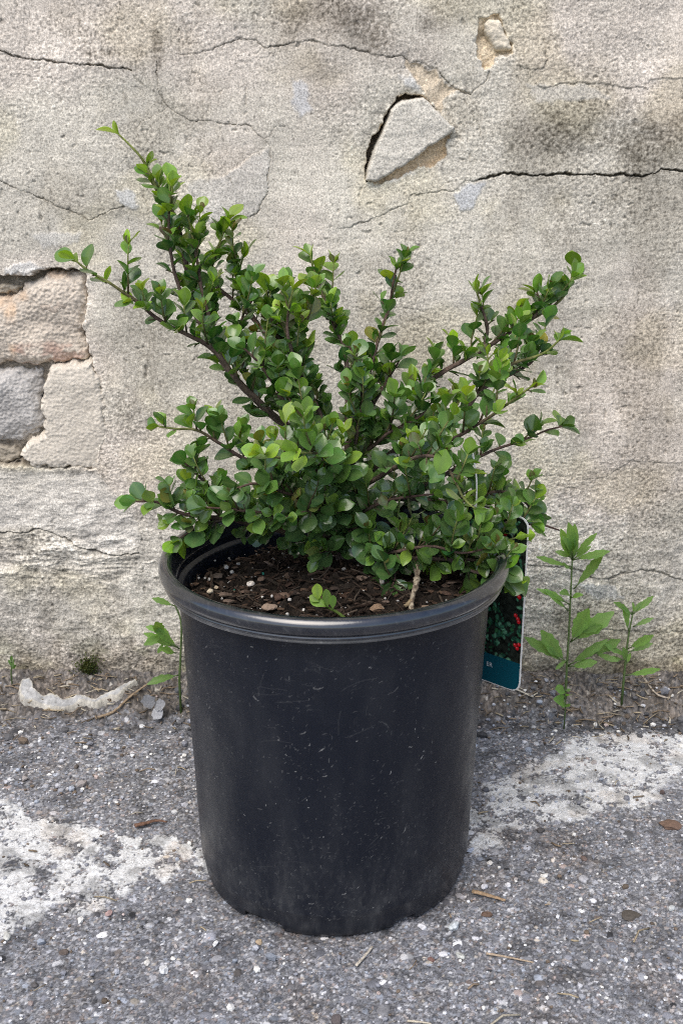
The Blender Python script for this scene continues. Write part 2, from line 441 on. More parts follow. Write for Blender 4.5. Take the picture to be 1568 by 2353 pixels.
def build_wall():
    lo_x, hi_x = -0.43, 0.43
    xs = lines(lo_x, hi_x, 0.00072, -4.0, 4.0)
    zs = lines(0.0, 0.74, 0.00072, -0.06, 2.6)
    X, Z = np.meshgrid(xs, zs)
    shp = X.shape
    X = X.ravel(); Z = Z.ravel()
    Xw = X + 0.0016 * pn(X * 100, Z * 100, 5) + 0.0009 * pn(X * 300, Z * 300, 6)
    Zw = Z + 0.0016 * pn(X * 100 + 50, Z * 100, 7) + 0.0009 * pn(X * 300, Z * 300 + 40, 8)
    h = 0.003 * fbm(X * 4, Z * 4, 3, 1) + 0.0011 * fbm(X * 22, Z * 22, 3, 2)
    g1 = pn(X * 265, Z * 310, 3); g2 = pn(X * 560, Z * 580, 4); g3 = pn(X * 110, Z * 130, 9)
    rough = 0.45 + 0.85 * sstep(-.35, .45, fbm(X * 7, Z * 7, 4, 12)) + 0.5 * sstep(0.38, 0.2, Z)
    grain = g1 * 0.75 + g2 * 0.55 + g3 * 0.14
    h = h + 0.00038 * rough * grain
    pits = sstep(0.50, 0.78, pn(X * 140 + 9, Z * 150, 15)) * sstep(-.2, .35, fbm(X * 9, Z * 9, 2, 16))
    h = h - 0.0012 * pits
    C = stucco_col(X, Z)
    C = C * (1 + 0.30 * np.clip(grain, -1, 1) * rough)[:, None]
    tr = fbm(X * 9 + .02 * Z, Z * 42, 4, 25)                     # sweep of the trowel
    h = h + 0.0005 * tr
    C = C * (1 + 0.05 * tr)[:, None]
    gd = sstep(-.05, .55, fbm(X * 8 + 2, Z * 6, 5, 27, .6))      # grey weathered areas where the sand is washed bare
    C = C * (1 - gd[:, None] * (1 - np.array([.905, .895, .875])) - (gd * .30 * sstep(.0, .6, -grain))[:, None])
    wt = sstep(.05, .6, fbm(X * 10 - 5, Z * 9, 5, 29, .6))       # thin pale lime bloom
    C = C * (1 + .09 * wt * (1 + .4 * grain))[:, None]
    C = C * (1 - 0.35 * pits)[:, None]
    # blackish pin holes and pale sand grains
    sp = sstep(0.55, 0.75, pn(X * 300 + 3, Z * 300, 21)); C = C * (1 - 0.50 * sp)[:, None]
    sp2 = sstep(0.52, 0.75, pn(X * 360 + 8, Z * 360, 22)); C = C * (1 + 0.30 * sp2)[:, None]
    def win(pts, mar):
        a, b = np.searchsorted(xs, [pts[:, 0].min() - mar, pts[:, 0].max() + mar])
        c, d = np.searchsorted(zs, [pts[:, 1].min() - mar, pts[:, 1].max() + mar])
        I = (np.arange(c, d)[:, None] * shp[1] + np.arange(a, b)[None]).ravel()
        return I
    # soft stains
    dirty = np.array([.60, .57, .52])
    for (px, py, rx, ry, s) in STAINS:
        c = on_wall([(px, py)])[0]; rr = on_wall([(px + rx, py), (px, py - ry)])
        ax = abs(rr[0, 0] - c[0]); az = abs(rr[1, 1] - c[1])
        I = win(np.array([c - (2.2 * ax, 2.2 * az), c + (2.2 * ax, 2.2 * az)]), 0.001)
        x, z = X[I], Z[I]
        q = np.sqrt(((x - c[0]) / ax) ** 2 + ((z - c[1]) / az) ** 2) + 0.45 * fbm(x * 30, z * 22, 4, 41)
        m = 1.45 * s * (1 - sstep(0.3, 1.6, q)) * (0.75 + 0.65 * np.clip(-grain[I] + .3 * fbm(x * 60, z * 60, 2, 44), -1, 1.2))
        C[I] *= 1 - np.clip(m, 0, .9)[:, None] * (1 - dirty * 0.55)
    # tinted plaster patches
    for pts, col, a, up in PATCHES:
        w = on_wall(pts); I = win(w, 0.006)
        d, _, ins, _ = seg_dist(Xw[I], Zw[I], w, True)
        sd = np.where(ins, d, -d) + 0.002 * pn(X[I] * 160, Z[I] * 160, 51)
        m = sstep(-0.0015, 0.003, sd) * a
        C[I] = C[I] * (1 - m[:, None]) + np.array(col) * (1 + 0.12 * grain[I] * rough[I])[:, None] * m[:, None]
        h[I] += 0.001 * up * sstep(-0.001, 0.002, sd) - grain[I] * 0.0004 * m
    # lower left eroded render: pale, smoother, flaky
    w = LOWER_PATCH; I = win(w, 0.01)
    d, _, ins, _ = seg_dist(Xw[I], Zw[I], w, True)
    sd = np.where(ins, d, -d)
    m = sstep(-0.003, 0.008, sd)
    fl = fbm(X[I] * 38, Z[I] * 75, 4, 61); ridge = 1 - np.abs(fbm(X[I] * 26, Z[I] * 60, 4, 63)) * 2
    h[I] += m * (-0.0025 + 0.0009 * fl + 0.0005 * sstep(.5, 1, ridge))
    pc = np.array([.60, .565, .50]) * (1 + 0.10 * fl + 0.02 * ridge + .20 * grain[I])[:, None]
    C[I] = C[I] * (1 - .8 * m[:, None]) + pc * .8 * m[:, None]
    # band of crumbly ridges below it, and the lime wash lower down
    bz = on_wall(c5((0, 1380), (0, 1560), (800, 1540)))
    m = sstep(bz[1, 1] - .03, bz[1, 1], Z) * sstep(bz[0, 1] + .006, bz[0, 1] - .006, Z) * sstep(bz[2, 0], bz[2, 0] - .05, X)
    fl = fbm(X * 40, Z * 110, 4, 65)
    h += m * 0.0025 * fl
    C *= (1 + m * 0.28 * fl)[:, None]
    low = sstep(0.29, 0.16, Z + 0.03 * fbm(X * 12, Z * 12, 3, 66))
    cl = fbm(X * 55, Z * 70, 4, 67)
    h += low * 0.0011 * cl
    C *= (1 + low * 0.30 * cl)[:, None] * (1 + low[:, None] * (np.array([.93, .94, .97]) - 1))
    # cracks
    for pts, wd, dep, step, dirt in CRACKS:
        w = on_wall(pts); I = win(w, 0.035)
        d, side, _, al = seg_dist(Xw[I], Zw[I], w)
        brk = np.clip(.75 + 1.1 * pn(X[I] * 38 + wd, Z[I] * 38, 75), .42, 1) if dep < 3.3 else 1.0
        vw = np.maximum(.0004, wd * 0.40e-3)  * (0.75 + 0.5 * np.clip(1.6 * pn(X[I] * 45, Z[I] * 45, 71) + .5, -.6, 1.7))
        endf = 1.0
        k = np.clip(1.15 - d / vw, 0, 1) ** 0.8
        h[I] -= (dep if dep > 3.5 else dep * .7) * 1e-3 * k * brk
        if dirt > 0: C[I] *= 1 - (dirt * brk * np.clip(1.2 - d / (vw * 1.1), 0, 1))[:, None] * np.array([.9, .93, .98])
        else: C[I] *= 1 - (dirt * np.clip(1.4 - d / (vw * 1.6), 0, 1))[:, None]
        if step: h[I] += side * step * 0.34e-3 * np.exp(-d / 0.014) * sstep(0, .08, al) * sstep(1, .92, al)
        if dirt > .4:
            halo = np.exp(-d / 0.004) * 0.18 * dirt * (1 + pn(X[I] * 90, Z[I] * 90, 73))
            C[I] *= 1 - halo[:, None]
    # holes through the render
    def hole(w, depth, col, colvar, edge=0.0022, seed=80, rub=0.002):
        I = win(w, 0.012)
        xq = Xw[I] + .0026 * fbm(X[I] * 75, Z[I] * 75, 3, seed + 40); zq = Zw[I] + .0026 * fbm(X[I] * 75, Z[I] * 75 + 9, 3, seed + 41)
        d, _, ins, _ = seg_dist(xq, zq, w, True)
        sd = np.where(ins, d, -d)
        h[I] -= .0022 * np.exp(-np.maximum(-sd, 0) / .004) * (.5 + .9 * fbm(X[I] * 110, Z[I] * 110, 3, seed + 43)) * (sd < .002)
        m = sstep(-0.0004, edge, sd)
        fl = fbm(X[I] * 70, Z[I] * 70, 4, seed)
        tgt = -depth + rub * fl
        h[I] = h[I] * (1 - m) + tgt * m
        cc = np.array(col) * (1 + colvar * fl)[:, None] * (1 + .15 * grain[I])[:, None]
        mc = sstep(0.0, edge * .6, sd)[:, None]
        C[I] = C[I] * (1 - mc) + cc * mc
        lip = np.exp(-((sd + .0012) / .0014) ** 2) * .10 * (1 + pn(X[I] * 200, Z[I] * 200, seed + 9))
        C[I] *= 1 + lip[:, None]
    hole(HOLE_LEFT, 0.020, (.25, .215, .17), .3, 0.003, 81, 0.003)
    hole(HOLE_FLAKE, 0.008, (.64, .49, .32), .2, 0.002, 83)
    hole(on_wall(c8((112, 795), (133, 700), (148, 640), (188, 580), (228, 490), (268, 440), (340, 426), (388, 430), (388, 454), (350, 456), (292, 466), (244, 508), (180, 668), (146, 750), (128, 822))), 0.022, (.15, .115, .08), .2, 0.0012, 89)  # open gap by the flake: its deep shade painted as a dark floor
    hole(HOLE_TOP, 0.009, (.60, .50, .36), .25, 0.002, 85, 0.003)
    hole(HOLE_CHAN, 0.0050, (.58, .49, .37), .25, 0.003, 87)
    # dirt splash towards the ground, in the render itself
    up = sstep(0.075, 0.0, Z + 0.028 * fbm(X * 18, Z * 18, 4, 91))
    C = C * (1 - up[:, None] * (1 - np.array([.50, .44, .36]) * (1 + .25 * fbm(X * 120, Z * 120, 3, 92))[:, None]))
    gm = sstep(.1, .6, fbm(X * 25, Z * 40, 3, 94)) * sstep(.10, .02, Z)
    C = C * (1 - .35 * gm[:, None] * (1 - np.array([.62, .72, .40])))
    C = np.clip(C, 0.015, 0.85)
    V = np.stack([X, WALL_Y - h, Z], 1)
    wall = thing("stucco_wall", (0, WALL_Y, 0), "weathered cracked grey stucco wall with patches of bare stone behind the pot", "wall")
    mesh("plaster", V, grid_faces(shp[1], shp[0]), M_PLASTER, wall, {"col": C})
    # masonry behind the render
    b = MB()
    x0, x1, y0, y1, z0, z1 = -4, 4, WALL_Y + .03, WALL_Y + .36, -.06, 2.6
    P = np.array([(x, y, z) for z in (z0, z1) for y in (y0, y1) for x in (x0, x1)])
    b.add(P, [(0, 1, 3, 2), (4, 6, 7, 5), (0, 4, 5, 1), (1, 5, 7, 3), (3, 7, 6, 2), (2, 6, 4, 0)], col=(.35, .31, .26))
    b.add(np.array([(x0, WALL_Y - .012, z1), (x1, WALL_Y - .012, z1), (x1, y1, z1 + .05), (x0, y1, z1 + .05), (x0, WALL_Y - .012, z1 + .05), (x1, WALL_Y - .012, z1 + .05)]),
          [(0, 1, 5, 4), (4, 5, 2, 3)], col=(.42, .38, .32))
    b.build("masonry", M_STONE, wall, smooth=False)
    return wall
WALL = build_wall()

def wall_patch(name, pts, proud, drop, edge, col, seed, rough=0.0015, tilt=(0, 0), var=.15, streak=None, mat=None, warp=0.0032, gr=.12, label=None, rfreq=40):
    """one stone or one loose slab: its own face with broken edges that run back into the wall"""
    w = on_wall(pts)
    st = 0.0009
    xs = np.arange(w[:, 0].min() - .004, w[:, 0].max() + .004, st); zs = np.arange(w[:, 1].min() - .004, w[:, 1].max() + .004, st)
    X, Z = np.meshgrid(xs, zs); shp = X.shape; X = X.ravel(); Z = Z.ravel()
    Xw = X + warp * pn(X * 90, Z * 90, seed) + warp * .5 * pn(X * 260, Z * 260, seed + 1)
    Zw = Z + warp * pn(X * 90, Z * 90 + 31, seed + 2) + warp * .5 * pn(X * 260, Z * 260 + 9, seed + 3)
    d, _, ins, _ = seg_dist(Xw, Zw, w, True)
    sd = np.where(ins, d, -d)
    c = w.mean(0)
    fl = fbm(X * rfreq, Z * rfreq * 1.5, 6, seed + 4, .5); fine = fbm(X * 330, Z * 360, 2, seed + 5)
    h = proud + rough * fl + rough * .35 * fine + (X - c[0]) * tilt[0] + (Z - c[1]) * tilt[1]
    e = np.clip(sd / edge, 0, 1)
    h = h - drop * (1 - np.sqrt(np.clip(1 - (1 - e) ** 2, 0, 1)))
    h = np.where(sd < 0, h + sd * 6, h)
    C = np.array(col) * (1 + var * fl + gr * fine)[:, None]
    if streak is not None: C = streak(X, Z, C)
    keep = sd > -0.002
    F = grid_faces(shp[1], shp[0]); F = F[keep[F].all(1)]
    used = np.unique(F); re = np.full(len(X), -1); re[used] = np.arange(len(used))
    V = np.stack([X, WALL_Y - h, Z], 1)[used]
    o = mesh(name, V, re[F], mat or M_STONE, WALL, {"col": np.clip(C[used], .01, .85)})
    if label: o["label"] = label
    return o
def brick_streak(X, Z, C):
    z0 = on_wall(c5((0, 480), (0, 545)))
    m = sstep(z0[0, 1] + .012, z0[0, 1] - .006, Z + 0.010 * fbm(X * 30, Z * 50, 3, 201)) * sstep(-.25, .3, fbm(X * 40, Z * 70, 3, 203))
    C = C * (1 - .75 * m[:, None]) + np.array([.42, .27, .21]) * .75 * m[:, None]
    m = sstep(.15, .55, fbm(X * 22, Z * 22, 3, 205))[:, None]
    return C * (1 - m) + C * np.array([1.1, .95, .82]) * m
wall_patch("exposed_stone", c5((-110, 215), (0, 212), (80, 198), (108, 145), (180, 120), (250, 88), (330, 76), (436, 80), (440, 300), (408, 380), (436, 450), (428, 522), (300, 540), (160, 556), (-110, 546)),
           -0.005, 0.012, 0.014, (.60, .525, .435), 301, 0.0030, (0, .05), .17, brick_streak, label="pinkish tan stone with a red streak along its foot", rfreq=17, gr=.2)
wall_patch("exposed_stone", c5((-110, 590), (60, 572), (185, 578), (200, 680), (205, 875), (110, 938), (-110, 948)),
           -0.008, 0.014, 0.020, (.44, .42, .395), 311, 0.0030, (-.05, .03), .20, label="dark grey stone cut by the picture edge", rfreq=20, gr=.2)
wall_patch("exposed_stone", c5((240, 548), (350, 540), (452, 522), (506, 636), (532, 880), (512, 1066), (360, 1060), (210, 1058), (115, 1040), (98, 990), (125, 945), (212, 890), (208, 700), (228, 600)),
           0.0005, 0.010, 0.005, (.61, .555, .47), 321, 0.0016, (0, .02), .10, label="pale cream stone with a pointed lower left corner", rfreq=20, gr=.16)
wall_patch("mortar", c5((150, 240), (230, 222), (310, 210), (328, 250), (300, 290), (230, 280)), -0.003, 0.004, 0.006, (.52, .44, .36), 331, 0.0016, (0, 0), .15)
wall_patch("mortar", c5((-110, 150), (60, 150), (90, 165), (70, 190), (-110, 196)), -0.010, 0.006, 0.006, (.50, .43, .33), 335, 0.0025, (0, 0), .2)
wall_patch("mortar", c5((-110, 960), (70, 965), (95, 1010), (85, 1040), (-110, 1045)), -0.012, 0.006, 0.006, (.33, .29, .23), 337, 0.003, (0, 0), .25)
wall_patch("exposed_stone", c8((662, 108), (688, 82), (738, 84), (752, 140), (782, 172), (792, 226), (745, 236), (708, 222), (688, 176), (662, 146)),
           0.0005, 0.008, 0.005, (.66, .59, .47), 341, 0.0018, (0, 0), .12, warp=.0015, label="small cream stone lodged in the hole near the top")
wall_patch("plaster_flake", c8((165, 833), (120, 824), (140, 742), (172, 660), (218, 562), (238, 502), (290, 458), (350, 450), (388, 445), (448, 505), (524, 582), (516, 603), (470, 638), (410, 672), (300, 756), (215, 806)),
           0.0050, 0.010, 0.0024, (.57, .535, .465), 351, 0.0009, (.035, .0), .07, mat=M_PLASTER, warp=.0009, gr=.15, label="loose triangular slab of render hanging in its hole")

# ------------------------------------------------------------------ the ground
PAINT_R = on_ground([(1080, 1845), (1130, 1815), (1250, 1742), (1300, 1725), (1368, 1692), (1440, 1683), (1700, 1700), (1700, 1760), (1568, 1772), (1500, 1790), (1470, 1850), (1400, 1862), (1290, 1890), (1180, 1900), (1080, 1960)])
PAINT_L = on_ground([(-200, 1850), (0, 1835), (100, 1880), (200, 1900), (330, 1930), (450, 1935), (520, 2010), (400, 2015), (300, 2035), (230, 2085), (120, 2095), (60, 2120), (0, 2145), (-200, 2220)])
def ground_z(x, y):
    """broad shape of the ground: dirt banked up against the wall"""
    x = np.asarray(x, float); y = np.asarray(y, float)
    yy = y + 0.010 * pn(x * 14.0, y * 14.0, 401) + .004 * pn(x * 45.0, y * 45.0, 402)
    return 0.033 * sstep(1.058, 1.128, yy) + 0.002 * pn(x * 5.0, y * 5.0, 403)
PAL = np.array([(.30, .30, .31), (.42, .41, .41), (.22, .22, .235), (.52, .51, .50), (.64, .63, .61), (.34, .30, .27), (.40, .32, .28), (.16, .16, .17), (.30, .32, .35), (.72, .71, .69), (.44, .39, .32)])
PALW = np.array([.20, .13, .20, .07, .045, .07, .035, .15, .10, .025, .02]); PALW = PALW / PALW.sum(); PAL = PAL * np.array([.965, .995, 1.06])
def build_ground():
    st = 0.00078
    xs = lines(-0.42, 0.42, st, -40, 40)
    ys = lines(0.56, 1.135, st, -40, 1.2)
    ys = ys[ys <= 1.18]
    X, Y = np.meshgrid(xs, ys); shp = X.shape; X = X.ravel(); Y = Y.ravel()
    far = sstep(0.5, 3.0, np.hypot(X, Y - .85))
    base = ground_z(X, Y)
    h = 0.0010 * fbm(X * 30, Y * 30, 3, 411) + 0.0006 * fbm(X * 190, Y * 190, 3, 413)
    H = (h * (1 - far)).reshape(shp)
    tone = fbm(X * 6, Y * 6, 4, 415); t2 = fbm(X * 45, Y * 45, 3, 416)
    C = np.array([.125, .127, .136]) * (1 + .28 * tone + .35 * t2)[:, None] * (1 + .55 * pn(X * 420, Y * 420, 417))[:, None]
        # every grain of the surface: jittered cells, each its own tone
    def cells(cs, seed):
        gx, gy = X / cs, Y / cs; ix, iy = np.floor(gx), np.floor(gy)
        f1 = np.full(X.shape, 9.); f2 = np.full(X.shape, 9.); idc = np.zeros(X.shape, np.int64)
        for a in (-1, 0, 1):
            for b_ in (-1, 0, 1):
                k1 = _h(ix + a, iy + b_, seed); k2 = _h(ix + a, iy + b_, seed + 5)
                d = np.hypot(ix + a + k1 / 4294967296. - gx, iy + b_ + k2 / 4294967296. - gy)
                nf = d < f1
                f2 = np.where(nf, f1, np.minimum(f2, d)); idc = np.where(nf, k1, idc); f1 = np.where(nf, d, f1)
        return f1, f2 - f1, idc
    f1, e1, id1 = cells(.0022, 481); g1, e2, id2 = cells(.0045, 487)
    T1 = PAL[np.searchsorted(np.cumsum(PALW), (id1 % 9973) / 9973.).clip(0, len(PAL) - 1)] * (.45 + 1.15 * ((id1 // 9973) % 997) / 997.)[:, None]
    amt = (.30 + .45 * (((id1 // 77) % 101) / 101.)) * (1 - far)
    C = C * (1 - amt[:, None]) + T1 * .95 * amt[:, None]
    C = C * (1 - .62 * sstep(.18, .0, e1) * (1 - far))[:, None]
    H = H + ((.0007 * (((id1 // 31) % 89) / 89.) * sstep(.0, .35, e1) + .0006 * (((id2 // 31) % 89) / 89.) * sstep(0, .3, e2)) * (1 - far)).reshape(shp)
    C = C.reshape(shp + (3,))
    # aggregate: stones bedded in the binder
    rng = np.random.default_rng(5)
    N = 60000
    sx = rng.uniform(-.43, .43, N); sy = rng.uniform(.55, 1.13, N)
    r = 0.0006 + rng.gamma(1.25, 0.00052, N)
    big = rng.random(N) < .022; r[big] = rng.uniform(.0018, .0046, big.sum())
    order = np.argsort(-r); sx, sy, r = sx[order], sy[order], r[order]
    ci = rng.choice(len(PAL), N, p=PALW)
    br = np.clip(rng.normal(.93, .40, N), .25, 1.8); el = rng.uniform(.6, 1, N); an = rng.uniform(0, np.pi, N); hh = rng.uniform(.08, .50, N)
    ix = np.searchsorted(xs, sx); iy = np.searchsorted(ys, sy)
    for k in range(N):
        n = int(r[k] * 1.25 / st) + 1
        a, b, c, d = iy[k] - n, iy[k] + n + 1, ix[k] - n, ix[k] + n + 1
        if a < 0 or c < 0 or b > shp[0] or d > shp[1]: continue
        dx = xs[c:d][None] - sx[k]; dy = ys[a:b][:, None] - sy[k]
        ca, sa = math.cos(an[k]), math.sin(an[k])
        u = (dx * ca + dy * sa) / r[k]; v = (-dx * sa + dy * ca) / (r[k] * el[k])
        q = (np.abs(u) ** 2.6 + np.abs(v) ** 2.6)
        m = q < 1
        z = h.reshape(shp)[iy[k], min(ix[k], shp[1] - 1)] - .0004 + r[k] * hh[k] * (1 - q * q * .8)
        S = H[a:b, c:d]
        m &= z > S
        S[m] = z[m]
        C[a:b, c:d][m] = PAL[ci[k]] * br[k] * (.86 if r[k] > .0012 else .8)
    H = H.ravel(); C = C.reshape(-1, 3)
    # worn white line paint
    for w, cov, sd0 in ((PAINT_R, .36, 421), (PAINT_L, .34, 425)):
        I = np.where((X > w[:, 0].min() - .03) & (X < w[:, 0].max() + .03) & (Y > w[:, 1].min() - .03) & (Y < w[:, 1].max() + .03))[0]
        x, y = X[I], Y[I]
        xw = x + .010 * fbm(x * 25, y * 25, 3, sd0); yw = y + .010 * fbm(x * 25, y * 25 + 7, 3, sd0 + 1)
        d, _, ins, _ = seg_dist(xw, yw, w, True)
        sd = np.where(ins, d, -d)
        wear = fbm(x * 42, y * 42, 5, sd0 + 3, .62)
        rnd = ((id1[I] // 13) % 1009) / 1009. * .55 + ((id2[I] // 13) % 1009) / 1009. * .45
        p_ = cov + (.26 * sstep(.10, .30, x) if sd0 == 421 else .20 * sstep(-.16, -.32, x)) + .80 * wear + np.clip(sd / .030, -1.2, .28)
        m = sstep(-.10, .10, p_ - rnd) * sstep(-.012, .0, sd) * (1 - .5 * sstep(.10, .0, e1[I]))
        pc = np.array([.66, .67, .67]) * (1 + .25 * fbm(x * 120, y * 120, 3, sd0 + 9))[:, None]
        C[I] = C[I] * (1 - .84 * m[:, None]) + pc * .84 * m[:, None]
        H[I] = H[I] * (1 - .35 * m) + .0009 * m
    # dust and dark organic dirt by the wall
    dn = fbm(X * 22, Y * 22, 4, 431)
    dm = sstep(1.050, 1.082, Y + .016 * dn + 0.010 * pn(X * 70, Y * 70, 432)) * (1 - far)
    fl = fbm(X * 240, Y * 240, 3, 433)
    sc = np.array([.115, .098, .080]) * ((1 + .8 * fl + .5 * dn) * (.45 + 1.1 * ((id1 // 9973) % 997) / 997.))[:, None]
    lit = ((id2 // 41) % 53 == 0) & (e2 > .12); sc[lit] = np.array([.42, .39, .34])
    C = C * (1 - .80 * dm[:, None]) + sc * .80 * dm[:, None]
    H = H + dm * (.0024 * fbm(X * 110, Y * 110, 5, 434, .6))
    ed = np.exp(-((Y + .012 * dn - 1.058) / .014) ** 2) * (1 - far)
    C = C * (1 - .40 * ed[:, None] * sstep(-.4, .5, X * 1.5 + dn)[:, None] - .22 * ed[:, None])
    # darker broken ring round the pot foot
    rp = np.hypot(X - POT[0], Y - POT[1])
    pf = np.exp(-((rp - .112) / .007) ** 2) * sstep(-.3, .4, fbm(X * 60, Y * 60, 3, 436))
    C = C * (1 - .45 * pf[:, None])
    dk = sstep(.2, .6, fbm(X * 30 - 4, Y * 30, 4, 439))[:, None]
    C = C * (1 - .38 * dk)
    bl = sstep(.25, .6, fbm(X * 17 + 4, Y * 17, 4, 438))[:, None]
    C = C * (1 + bl * (np.array([.92, .88, .84]) - 1))
    C = C * (1 - far[:, None]) + np.array([.20, .198, .20]) * far[:, None]
    V = np.stack([X, Y, base + H], 1)
    g = mesh("ground", V, grid_faces(shp[1], shp[0]), M_GROUND, None, {"col": np.clip(C, .012, .85)})
    tag(g, "worn grey asphalt with patches of old white line paint", "ground", kind="structure")
    return g
build_ground()
def build_gravel():
    rng = np.random.default_rng(23)
    b = MB()
    n = 0
    while n < 3600:
        x = rng.uniform(-.42, .42); y = rng.uniform(.58, 1.11)
        dens = .35 + .55 * (1 if (x < -.08 and .90 < y < 1.08) else 0) + .5 * (y > 1.03) + .25 * float(pn(np.array([x * 12.]), np.array([y * 12.]), 441)[0])
        if rng.random() > dens: continue
        if math.hypot(x - POT[0], y - POT[1]) < .116: continue
        if -.37 < x < -.18 and y > 1.03 and rng.random() < .9: continue
        s = 0.0006 + rng.gamma(1.5, .00048) * (1.35 if y > .9 else 1)
        V, T = rock(rng, s, rng.uniform(.5, .85), .3, 1, 4)
        z = float(ground_z(x, y))
        c = PAL[rng.choice(len(PAL), p=PALW)] * rng.normal(1.05, .15)
        if y > 1.03 and rng.random() < .45: c = np.array([.085, .085, .09]) * rng.uniform(.5, 1.5); s2 = rng.uniform(1, 2.2); V = V * s2
        if rng.random() < .14: c = np.array([.13, .10, .075]) * rng.uniform(.6, 1.3)
        if rng.random() < .10: c = np.array([.70, .69, .66])
        b.add(V + (x, y, z + .0010 + s * .25), T=T, col=np.clip(c, .02, .8)); n += 1
    g = b.build("gravel", M_GRIT, smooth=False)
    tag(g, "fine loose grit and gravel scattered over the asphalt", "gravel", kind="stuff")
build_gravel()
def build_litter():
    """straw, chips and bits of stalk in the dirt by the wall: nobody could count them"""
    rng = np.random.default_rng(31)
    b = MB()
    for k in range(620):
        x = rng.uniform(-.42, .42); y = 1.112 - abs(rng.normal(0, .035))
        if k % 9 == 0: y = rng.uniform(.6, 1.05)
        if math.hypot(x - POT[0], y - POT[1]) < .12: continue
        L = rng.uniform(.003, .016) * (1 if k % 7 else 1.8); a = rng.normal(0, .9)
        p = np.array([x, y, float(ground_z(x, y)) + .0025])
        d = np.array([math.cos(a), math.sin(a) * .8, rng.normal(0, .12)])
        bend = rng.normal(0, .12, 3) * L; bend[2] = abs(bend[2])
        P = np.array([p - d * L / 2, p + bend * .5, p + d * L / 2])
        c = np.array([(.34, .28, .19), (.20, .15, .10), (.10, .075, .05), (.42, .38, .30), (.26, .20, .14)][rng.integers(5)]) * rng.uniform(.7, 1.2)
        V, Q, T = tube(P, rng.uniform(.00035, .0009), 5); b.add(V, Q, T, col=c)
    o = b.build("plant_litter", M_WOOD)
    tag(o, "straw and broken stalks littering the dirt along the wall", "litter", kind="stuff")
build_litter()

# ------------------------------------------------------------------ the pot
def plastic_mat(name, r0, r1, spec):
    """black polythene under a film of dust: the mesh attribute says how much dust lies where"""
    m, nt, b = newmat(name)
    tc = nd(nt, "ShaderNodeTexCoord")
    at = nd(nt, "ShaderNodeAttribute", attribute_name="col")
    n1 = nd(nt, "ShaderNodeTexNoise", Scale=55.0, Detail=6.0, Roughness=.65); nt.links.new(tc.outputs["Object"], n1.inputs["Vector"])
    c1 = nd(nt, "ShaderNodeMix", data_type='RGBA'); c1.inputs["A"].default_value = (.0036, .0058, .0120, 1); c1.inputs["B"].default_value = (.34, .34, .33, 1)
    p = nd(nt, "ShaderNodeMath", operation='POWER'); p.inputs[1].default_value = 1.7
    nt.links.new(at.outputs["Fac"], p.inputs[0]); nt.links.new(p.outputs[0], c1.inputs["Factor"])
    nt.links.new(c1.outputs["Result"], b.inputs["Base Color"])
    rr = nd(nt, "ShaderNodeMapRange"); rr.inputs["From Min"].default_value = .3; rr.inputs["From Max"].default_value = .7; rr.inputs["To Min"].default_value = r0; rr.inputs["To Max"].default_value = r1
    nt.links.new(n1.outputs["Fac"], rr.inputs["Value"]); nt.links.new(rr.outputs["Result"], b.inputs["Roughness"])
    b.inputs["Specular IOR Level"].default_value = spec
    bp = nd(nt, "ShaderNodeBump", Strength=.15, Distance=.001)
    nt.links.new(n1.outputs["Fac"], bp.inputs["Height"]); nt.links.new(bp.outputs["Normal"], b.inputs["Normal"])
    return m
M_POT = plastic_mat("black_plastic", .30, .44, .42)
M_RIM = plastic_mat("black_plastic_rim", .14, .26, 1.0)
M_RIM.node_tree.nodes['Principled BSDF'].inputs['Coat Weight'].default_value = .45
M_RIM.node_tree.nodes['Principled BSDF'].inputs['Coat Roughness'].default_value = .18
POT_O = thing("nursery_pot", (POT[0], POT[1], 0), "black plastic nursery pot with rolled rim and dusty scuffed side", "plant pot")
NA = 420
def lathe(prof, name, fleck, mat, wob=0.0009, notch=False, closed=False):
    prof = np.asarray(prof, float)
    th = np.linspace(0, 2 * np.pi, NA, endpoint=False)
    n = len(prof)
    V = []
    for (r, z) in prof:
        rr = r + wob * np.sin(2 * th + .6) + wob * .5 * np.sin(3 * th + 2) + wob * .3 * np.sin(7 * th)
        zz = np.full(NA, z)
        if notch:                                              # drain notches cut up into the foot of the side
            for a0, wd, dp in ((-2.02, .17, .0085), (-1.12, .13, .0065), (-.2, .16, .008), (.75, .16, .008), (1.6, .16, .008), (2.5, .16, .008), (-2.95, .16, .008)):
                da = np.abs((th - a0 + np.pi) % (2 * np.pi) - np.pi)
                up = dp * sstep(wd, wd * .75, da)
                zz = np.maximum(zz, up * (z < .012))
        V.append(np.stack([POT[0] + rr * np.cos(th), POT[1] + rr * np.sin(th), zz], 1))
    V = np.concatenate(V)
    i, j = np.meshgrid(np.arange(n if closed else n - 1), np.arange(NA), indexing='ij')
    i2 = (i + 1) % n; j2 = (j + 1) % NA
    Q = np.stack([i * NA + j, i * NA + j2, i2 * NA + j2, i2 * NA + j], -1).reshape(-1, 4)
    f = np.repeat(np.array([fleck(z) for r, z in prof]), NA)
    f = np.clip(f + .10 * fbm(V[:, 0] * 60, V[:, 1] * 60 + V[:, 2] * 90, 4, 471) + .2 * sstep(.45, .7, pn(V[:, 0] * 330, V[:, 1] * 330 + V[:, 2] * 500, 473)), 0, 1)
    return mesh(name, V, Q, mat, POT_O, {"col": np.stack([f, f, f], 1)})
def body_r(z): return .1128 + (.1225 - .1128) * (z / .25)
bp_ = [(.1035, .0004), (.1065, .0006), (.1088, .0022), (.1100, .0050), (.1108, .0085), (.1114, .012), (.1122, .018)]
bp_ += [(body_r(z) - .0004 * math.sin((z - .02) * 9), z) for z in np.linspace(.024, .246, 44)]
BODY_PROF = bp_ + [(.1228, .2550), (.1231, .2630), (.1229, .2650)]
